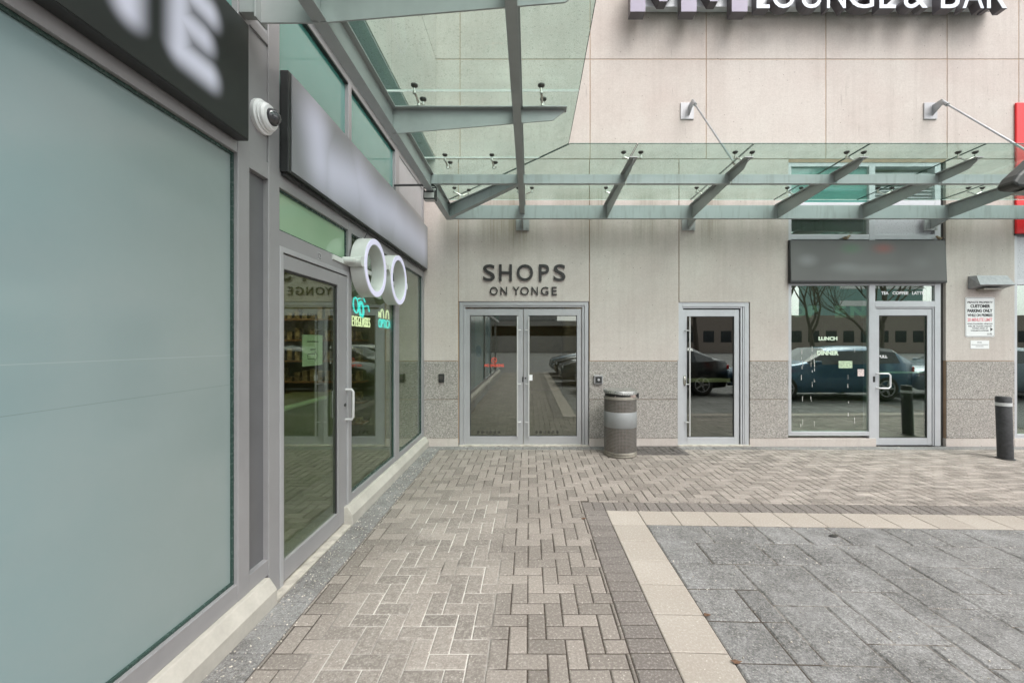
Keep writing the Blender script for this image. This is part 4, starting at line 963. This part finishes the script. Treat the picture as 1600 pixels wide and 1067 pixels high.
for z, a, b_ in ((538.6, 1517.5, 1543.5), (541.2, 1524, 1536)):
    x = a
    while x < b_: q = random.uniform(.5, 1.6); wr.box(bx(x), bx(min(x + q, b_)), D - .006, D - .005, bz(z + .5), bz(z - .5)); x += q + .35
wr.build('lettering', M['alu_warm'], pl)
wl = thing('wall_lamp', (bx(1540), D, bz(450)), 'grey wedge shaped wall lamp above the customer parking sign', 'lamp')
mb = MB(); x0, x1 = bx(1512), bx(1568); zt2, zb3 = bz(432), bz(452)
xa, xb = x0 + .02, x1 - .07
yo = D - .17
v_ = [(x0, D - .002, zb3 + .0), (x1 - .02, D - .002, zb3), (x1 - .01, yo, zb3 + .045), (x0 + .005, yo, zb3 + .045), (x0, D - .002, zt2), (x1 - .06, D - .002, zt2), (x1 - .06, D - .10, zt2), (x0 + .03, D - .10, zt2)]
mb.add(v_, [(0,3,2,1),(4,5,6,7),(0,1,5,4),(1,2,6,5),(2,3,7,6),(3,0,4,7)]); mb.build('housing', simple('weathered_zinc', (.30, .30, .31), .5, .3, var=.12, nscale=25), wl, bevel=.005)
MB().box(bx(1524), bx(1554), D - .12, D - .003, zb3 - .02, zb3 + .004).build('diffuser', simple('lamp_diffuser', (.3, .28, .24), .4), wl, bevel=.005)

# ------------------------------------------------------------------ small boxes on granite
cr = thing('card_reader', (bx(690), D, bz(590)), 'small black card reader on the granite left of the double doors', 'reader')
MB().box(bx(686), bx(694.5), D - .035, D - .006, bz(597), bz(584)).build('case', M['black'], cr, bevel=.005)
MB().box(bx(687.5), bx(693), D - .037, D - .035, bz(592), bz(587)).build('keypad', M['rubber'], cr)
pb = thing('push_button', (bx(934), D, bz(592)), 'square grey door button box on the granite right of the double doors', 'button')
MB().box(bx(927.5), bx(941.5), D - .045, D - .006, bz(599.5), bz(586)).build('box', M['alu_warm'], pb, bevel=.006)
MB().box(bx(929.5), bx(939.5), D - .048, D - .045, bz(598), bz(588)).build('plate', M['black'], pb, bevel=.001)
MB().lathe([(0, 0), (.02, 0), (.018, .012), (0, .014)], (bx(934.5), D - .048, bz(593)), 'y', 16).build('button', M['alu'], pb, smooth=2)

# ------------------------------------------------------------------ litter bin
CXB, CYB = bx(969, 5.74), 5.74
lbn = thing('litter_bin', (CXB, CYB, 0), 'round perforated metal litter bin with a pale band standing beside the double doors', 'litter bin')
import bmesh
t = NT('perforated_metal'); uv = t.n('TexCoord').outputs['UV']; d = t.voro(52, uv, rand=0)
hole = t.smooth(d, .34, .26); n = t.noise(4, 5); c = t.mix(n, (.16, .15, .135), (.25, .235, .215)); c = t.mix(t.ramp(t.noise(20, 4), .5, .7, 0, .4), c, (.14, .11, .085)); c = t.mix(hole, c, (.035, .03, .028))
M['perf'] = t.end(t.pbr(c, .4, t.math('MULTIPLY', t.math('SUBTRACT', 1, hole), .55), t.bump(hole, -.3, .003)))
rB = .225
def cyl(name, prof, m, uvon=False, bev=0):
    mb = MB(); mb.lathe(prof, (CXB, CYB, 0), 'z', 64)
    if uvon: mb.uv = lambda v: (math.atan2(v[1] - CYB, v[0] - CXB) * rB, v[2])
    return mb.build(name, m, lbn, smooth=2)
bo = cyl('body', [(rB, .075), (rB, .80)], M['perf'], True)
cyl('base', [(0, .0), (rB - .012, .0), (rB + .004, .012), (rB + .004, .028), (rB - .006, .036), (rB + .004, .044), (rB + .004, .058), (rB - .001, .072), (0, .072)], simple('bin_base', (.27, .25, .21), .45, .4, var=.3))
cyl('band', [(rB + .001, .405), (rB + .0045, .41), (rB + .0045, .615), (rB + .001, .62)], simple('pale_band', (.25, .26, .26), .45, .2, var=.05))
cyl('rim', [(rB, .79), (rB + .008, .795), (rB + .008, .815), (rB - .004, .82), (rB - .004, .835)], simple('bin_rim', (.33, .31, .27), .4, .5, var=.2))
cyl('liner', [(rB - .012, .80), (rB - .014, .872)], M['black'])
mb = MB(); mb.lathe([(0, .872), (rB - .004, .866), (rB + .010, .868), (rB + .011, .895), (rB + .004, .915), (rB - .05, .925), (.09, .928), (0, .922)], (CXB, CYB, 0), 'z', 64)
mb.v = [(v[0], v[1], v[2] + .010 * math.sin(2.3 * math.atan2(v[1] - CYB, v[0] - CXB) + 1) * (1 if v[2] < .9 else .5)) for v in mb.v]
mb.build('lid', simple('dented_lid', (.40, .40, .38), .3, .7, var=.2, nscale=9), lbn, smooth=2)
MB().prism([(CXB - .13, .822), (CXB + .17, .828), (CXB + .17, .862), (CXB - .10, .856)], 'y', CYB - .186, CYB - .180).build('flap', simple('worn_flap', (.42, .33, .30), .4, .4, var=.3), lbn)
MB().box(CXB + rB - .004, CXB + rB + .028, CYB - .05, CYB - .01, .80, .875).build('hinge', M['black'], lbn, bevel=.006)

# ------------------------------------------------------------------ rubber mat
mt = MB(); mx0, mx1, my0, my1 = 1.50, 2.25, 5.71, 6.16
mt.box(mx0, mx1, my0, my1, .001, .012)
for k in range(9): mt.box(mx0 + .02 + k*.083, mx0 + .06 + k*.083, my0 + .03, my1 - .03, .012, .017)
mo = mt.build('rubber_mat', simple('rubber_mat', (.105, .095, .088), .8, var=.3, nscale=20, bump=.5), None)
tag(mo, 'dark rubber door mat lying between the litter bin and the single door', 'mat'); mo.modifiers.clear()
db = MB(); rr = random.Random(8)
for k in range(46):
    x, y = rr.uniform(mx0 + .04, mx1 - .04), rr.uniform(my0 + .04, my1 - .04); a = rr.uniform(0, 3.1); l = rr.uniform(.02, .05); w_ = rr.uniform(.006, .014); c_, s_ = math.cos(a), math.sin(a)
    P4 = [(x + c_*l, y + s_*l), (x - s_*w_, y + c_*w_), (x - c_*l, y - s_*l), (x + s_*w_, y - c_*w_)]; db.prism(P4, 'z', .0165, .0185)
dbo = db.build('hole', M['rubber'], mo)

# ------------------------------------------------------------------ bollard
BX, BY = bx(1571, 5.53), 5.53
bo = thing('bollard', (BX, BY, 0), 'black round bollard with a white reflective band standing before the right pier', 'bollard')
def tilt(mb): mb.v = [(v[0] - v[2] * .035, v[1], v[2]) for v in mb.v]; return mb
tilt(MB().lathe([(0, -.01), (.078, -.01), (.078, .83), (.070, .845), (0, .85)], (BX, BY, 0), 'z', 28)).build('post', simple('bollard_black', (.035, .036, .038), .55, var=.3, nscale=30), bo, smooth=2)
tilt(MB().lathe([(.079, .72), (.0795, .72), (.0795, .765), (.079, .765)], (BX, BY, 0), 'z', 28)).build('reflective_band', simple('reflective_band', (.55, .56, .56), .4), bo, smooth=2)
MB().lathe([(0, .0), (.095, .0), (.095, .008), (.08, .014), (0, .014)], (BX, BY, .001), 'z', 28).build('base_plate', M['black'], bo, smooth=2)

# ------------------------------------------------------------------ street lamp at right edge
sl_ = thing('street_lamp', (4.9, 3.0, 0), 'dark green lamp head reaching in from the right edge in front of canopy', 'street lamp')
M['lampg'] = simple('dark_green_metal', (.03, .034, .03), .4, .1)
ym = 3.0; xt = bx(1566, ym); zt3 = bz(291, ym)
hp = [(xt, zt3), (xt + .04, zt3 + .012 + .05), (xt + .30, zt3 + .30), (xt + .62, zt3 + .36), (xt + .62, zt3 - .02), (xt + .30, zt3 - .05), (xt + .03, zt3 - .03)]
MB().prism(hp, 'y', ym - .07, ym + .05).build('lamp_head', M['lampg'], sl_, bevel=.02)
MB().prism([(xt + .10, zt3 - .047), (xt + .50, zt3 - .05), (xt + .50, zt3 - .06), (xt + .12, zt3 - .056)], 'y', ym - .05, ym + .04).build('lens', simple('lamp_lens', (.3, .3, .27), .2), sl_)
MB().tube([(xt + .60, ym, zt3 + .17), (xt + 1.2, ym, zt3 + .2), (4.9, ym, zt3 + .1), (4.9, ym, 0)], .045, 12).build('pole', M['lampg'], sl_, smooth=2)

# ------------------------------------------------------------------ the car park behind the viewer (seen mirrored in the glass)
def car_paint(name, col): 
    t = NT(name); return t.end(t.pbr(col, .25, .35, None, Coat_Weight=.8, Coat_Roughness=.05))
M['tyre'] = simple('tyre_rubber', (.025, .025, .025), .8); M['rim'] = simple('alloy_rim', (.4, .4, .41), .3, .8)
t = NT('car_window'); M['carglass'] = t.end(t.pbr((.02, .025, .03), .05, 0, None, Specular_IOR_Level=.8))
M['headl'] = simple('headlight_glass', (.6, .62, .64), .1, .3); M['taill'] = simple('tail_light', (.45, .02, .02), .2)
def make_car(x, y, flip, paint, label, suv=0.0):
    """nose at -X (flip=1) or +X (flip=-1)"""
    o = thing('parked_car', (x, y, 0), label, 'car', 'cars parked behind the viewer')
    # stations: u along length, z bottom, z belt, z roof, half width low, belt, roof
    st = [(-2.25, .35, .62, .62, .60, .66, .62), (-2.15, .25, .74, .76, .80, .82, .74), (-1.7, .22, .86, .90, .89, .88, .80), (-1.0, .22, .95, 1.0, .91, .89, .80), (-.75, .22, .98, 1.06, .91, .89, .76),
          (-.15, .22, .98, 1.42, .91, .89, .60), (.5, .22, .99, 1.47, .91, .89, .60), (1.2, .22, 1.0, 1.42 + suv * .05, .91, .89, .58), (1.75, .22, 1.02, 1.12 + suv * .28, .90, .87, .66), (2.12, .25, .98, 1.02 + suv*.1, .82, .82, .72), (2.22, .36, .80, .82, .70, .72, .68)]
    def P(s, k, side):
        u, zb_, zbelt, zr, wl_, wb, wr_ = s
        q = [(wl_ * .9, zb_), (wl_, zb_ + .14), (wl_ + .01, (zb_ + zbelt) / 2 + .05), (wb, zbelt), (wr_ + (wb - wr_) * .25, zbelt + (zr - zbelt) * .75), (wr_ * .9, zr - (.01 if zr > 1.2 else 0)), (0, zr + .02)][k]
        return (x + flip * u, y + side * q[0], q[1])
    body = MB(); glass = MB()
    for side in (-1, 1):
        for i in range(len(st) - 1):
            for k in range(6):
                q = [P(st[i], k, side), P(st[i+1], k, side), P(st[i+1], k+1, side), P(st[i], k+1, side)]
                isg = (k == 3 and 4 <= i <= 7)
                isg = isg or (k in (4, 5) and (i == 4 or i == 7 or (i == 8 and suv)))
                (glass if isg else body).add(q, [(0,1,2,3)])
        for e in (0, -1): body.add([P(st[e], k, side) for k in range(7)] + [(x + flip*st[e][0], y, st[e][1])], [tuple(range(8))])
    body.add([P(st[0], 0, 1), P(st[-1], 0, 1), P(st[-1], 0, -1), P(st[0], 0, -1)], [(0,1,2,3)])
    bob = body.build('body', paint, o, smooth=2)
    bmx = bmesh.new(); bmx.from_mesh(bob.data); bmesh.ops.remove_doubles(bmx, verts=bmx.verts, dist=.001); bmesh.ops.recalc_face_normals(bmx, faces=bmx.faces); bmx.to_mesh(bob.data); bmx.free()
    glass.build('window', M['carglass'], o, smooth=2)
    for u in (-1.4, 1.35):
        for side in (-1, 1):
            xx_, yy_ = x + flip * u, y + side * .80
            w_ = MB(); w_.lathe([(.0, -.11), (.30, -.11), (.335, -.08), (.335, .10), (.30, .125), (.22, .125), (.22, .10), (0, .10)], (xx_, yy_, .335), 'y', 28)
            if side > 0: w_.v = [(v[0], 2*yy_ - v[1], v[2]) for v in w_.v]
            wo_ = w_.build('wheel', M['tyre'], o, smooth=2)
            rm = MB()
            for k in range(5):
                a = R(72*k); c_, s_ = math.cos(a), math.sin(a)
                rm.prism([(xx_ - s_*.03, .335 + c_*.03), (xx_ + c_*.21 - s_*.02, .335 + s_*.21 + c_*.02), (xx_ + c_*.21 + s_*.02, .335 + s_*.21 - c_*.02), (xx_ + s_*.03, .335 - c_*.03)], 'y', yy_ + side*.115, yy_ + side*.128)
            rm.ring((xx_, yy_ + side*.13, .335), .195, .225, .01, 'y', 28); rm.build('rim', M['rim'], wo_)
    for side in (-1, 1):
        MB().box(x + flip*-2.20, x + flip*-1.98, y + side*.52, y + side*.80, .62, .74).build('headlight', M['headl'], o, bevel=.02)
        MB().box(x + flip*2.06, x + flip*2.20, y + side*.50, y + side*.82, .78, .92).build('tail_light', M['taill'], o, bevel=.02)
        MB().box(x + flip*-.65, x + flip*-.5, y + side*.88, y + side*1.04, .98, 1.08).build('side_mirror', paint, o, bevel=.02)
    MB().box(x + flip*-2.27, x + flip*-2.2, y - .4, y + .4, .40, .52).build('grille', M['black'], o)
    return o
pb_, pk, pd, pw = car_paint('blue_paint', (.05, .13, .22)), car_paint('black_paint', (.015, .016, .018)), car_paint('graphite_paint', (.10, .105, .11)), car_paint('silver_blue_paint', (.22, .28, .34))
make_car(3.75, -.4, 1, pk, 'black car parked nearest behind the viewer beside the paved path')
make_car(3.4, -3.1, 1, pd, 'graphite car parked second behind the viewer beside the paved path')
make_car(3.35, -5.7, 1, pk, 'black car parked third behind the viewer beside the paved path', 1)
make_car(3.3, -8.3, 1, pw, 'silver blue car parked farthest behind the viewer beside the paved path')
make_car(8.3, .6, 1, pb_, 'blue estate car parked across the lane to the right of the viewer', 1)
make_car(13.1, .3, 1, pw, 'silver blue saloon parked just beyond the tail of the blue estate car')
make_car(17.8, -.5, 1, pk, 'black estate car parked farthest right across the lane', 1)

# far buildings, snow, trees behind the viewer
fb = thing('brick_block', (20, -48, 0), 'long low brown block with a row of windows beyond the car park', 'building')
MB().box(9, 80, -60, -48, 0, 5.6).build('wall', simple('brown_brick', (.28, .23, .20), .85, var=.2), fb)
for k in range(26):
    for j in range(1): MB().box(10.3 + k*2.6, 11.9 + k*2.6, -48.05, -47.97, 1.6 + j*3.2, 3.3 + j*3.2).build('window', M['carglass'], fb)
gbk = thing('office_tower', (68, -66, 0), 'tall pale green glazed tower beyond the car park', 'building')
MB().box(60, 76, -78, -66, 0, 38).build('wall', simple('green_tower', (.20, .34, .32), .3, var=.3), gbk)
for j in range(11): MB().box(59.9, 76.1, -65.96, -65.9, 2 + j*3.3, 3 + j*3.3).build('floor_band', M['white'], gbk)
rb_ = thing('retail_block', (0, -52, 0), 'low grey shop block with a long red fascia beyond the car park', 'building')
MB().box(-30, 8.5, -62, -52, 0, 5).build('wall', simple('grey_block', (.28, .27, .26), .8), rb_)
MB().box(-30, 8.6, -52.3, -52, 2.6, 4.2).build('fascia', simple('red_fascia', (.60, .04, .04), .5), rb_)
MB().box(-29, 8, -52.06, -52.01, .3, 2.5).build('shop_window', M['carglass'], rb_)
gw = thing('grey_tower', (-8, -75, 0), 'grey tower block standing beyond the low shop block', 'building')
MB().box(-16, 6, -90, -75, 0, 30).build('wall', simple('grey_tower', (.26, .27, .28), .7), gw)
for j in range(9): MB().box(-15.5, 5.5, -74.98, -74.9, 1.5 + j*3.2, 3.2 + j*3.2).build('window', M['carglass'], gw)
sn = MB(); rr = random.Random(2); N = 26
for i in range(N + 1):
    for j in range(13):
        u, v = i / N, j / 12; hgt_ = math.sin(math.pi*u)**.6 * math.sin(math.pi*v)**.7 * (.75 + .35*math.sin(7*u + 3*v)) + rr.uniform(-.04, .04)
        sn.v.append((3 + 9*u, -14 + 3*v, max(-.03, hgt_)))
for i in range(N):
    for j in range(12): sn.f.append((i*13 + j, (i+1)*13 + j, (i+1)*13 + j + 1, i*13 + j + 1))
so_ = sn.build('snow_bank', simple('old_snow', (.70, .72, .74), .9, var=.12, bump=.3), None, smooth=True); tag(so_, 'low bank of old ploughed snow at the back of the car park', 'snow bank')
def tree(x, y, h, seed, label, depth=5):
    o = thing('bare_tree', (x, y, 0), label, 'tree', 'leafless trees round the car park'); rr = random.Random(seed); tr_ = MB(); cr_ = MB()
    def br(p, d, l, r, dep):
        q = p + d * l; mid = p + d * l * .5 + Vector((rr.uniform(-1, 1), rr.uniform(-1, 1), rr.uniform(-.3, .6))) * l * .07
        (tr_ if dep > 4 else cr_).tube([p, mid, q], [r, r * .82, r * .62], 7 if dep > 3 else 4, cap=False)
        if dep == 0: return
        for k in range(3 if dep > 1 else 2):
            a = rr.uniform(0, 6.28); sp_ = rr.uniform(.3, .75); pr_ = d.orthogonal().normalized(); pr_.rotate(Matrix.Rotation(a, 3, d)) if False else None
            axis = Matrix.Rotation(a, 3, d) @ d.orthogonal().normalized(); nd = (d * math.cos(sp_) + axis * math.sin(sp_) + Vector((0, 0, .15))).normalized()
            br(q if k else p + d * l * rr.uniform(.6, .9), nd, l * rr.uniform(.62, .82), r * .55, dep - 1)
    br(Vector((x, y, -.05)), Vector((rr.uniform(-.05, .05), rr.uniform(-.05, .05), 1)).normalized(), h * .28, h * .018, depth)
    bk = simple('bark', (.10, .085, .07), .9); tr_.build('trunk', bk, o); cr_.build('crown', bk, o)
tree(8.2, -7.5, 9, 1, 'bare tree standing behind the blue estate car'); tree(13.5, -9.5, 10, 2, 'tall bare tree at the right of the snow bank'); tree(5.5, -16.5, 6, 3, 'small bare tree behind the snow bank'); tree(17.5, -13, 9, 5, 'bare tree farthest right by the car park', 6); tree(17.2, -7.5, 8, 9, 'bare tree between the cars and the brown block', 6); tree(23, -14, 10, 12, 'broad bare tree well to the right beyond the cars', 6)

# litter, leaves and grit on the paving
gr = MB(); rr = random.Random(21)
for k in range(900):
    z_ = rr.random()
    if z_ < .55: x, y = rr.uniform(-1.53, -1.30), rr.uniform(1.5, 6.1)
    elif z_ < .7: x, y = rr.uniform(-1.3, 6), rr.uniform(6.02, 6.17)
    else: x, y = rr.uniform(1.0, 5), rr.uniform(1.7, 3.5)
    s = rr.uniform(.002, .0055); a = rr.uniform(0, 6.28); z = .001
    pts = [(x + s*math.cos(a + q), y + s*math.sin(a + q)*.8) for q in (0, 1.3, 2.6, 4.1)]; gr.prism(pts, 'z', z, z + s)
tag(gr.build('grit', simple('salt_grit', (.52, .48, .42), .9, var=.5, nscale=40), None), 'scattered salt grit lying on the paving along the walls and slabs', 'grit', kind='stuff')
rr = random.Random(5)
for k, (px, py) in enumerate(((912, 811), (873, 790), (1301, 838), (1105, 962), (1150, 1036))):
    Yq = H * F / (py - CY); Xq = bx(px, Yq); s = (.022, .018, .045, .03, .03)[k]
    lf = MB(); pts = []
    for q in range(9): a = q * 6.28 / 9; rr_ = s * (.6 + .5 * rr.random()); pts.append((Xq + rr_*math.cos(a), Yq + rr_*math.sin(a)*.6, .004 + rr.random()*.008))
    lf.add(pts + [(Xq, Yq, .014)], [(q, (q+1) % 9, 9) for q in range(9)])
    tag(lf.build('dead_leaf', simple('dead_leaf', (.13, .07, .04) if k != 2 else (.03, .03, .025), .8), None), ('small brown dead leaf on the brick paving near the dark soldier bricks', 'small brown dead leaf on the brick paving toward the double doors', 'black clump of debris on the charcoal slabs', 'curled brown twig leaf on the beige paving band', 'curled dead leaf near the photo bottom beside the beige band')[k], 'leaf')
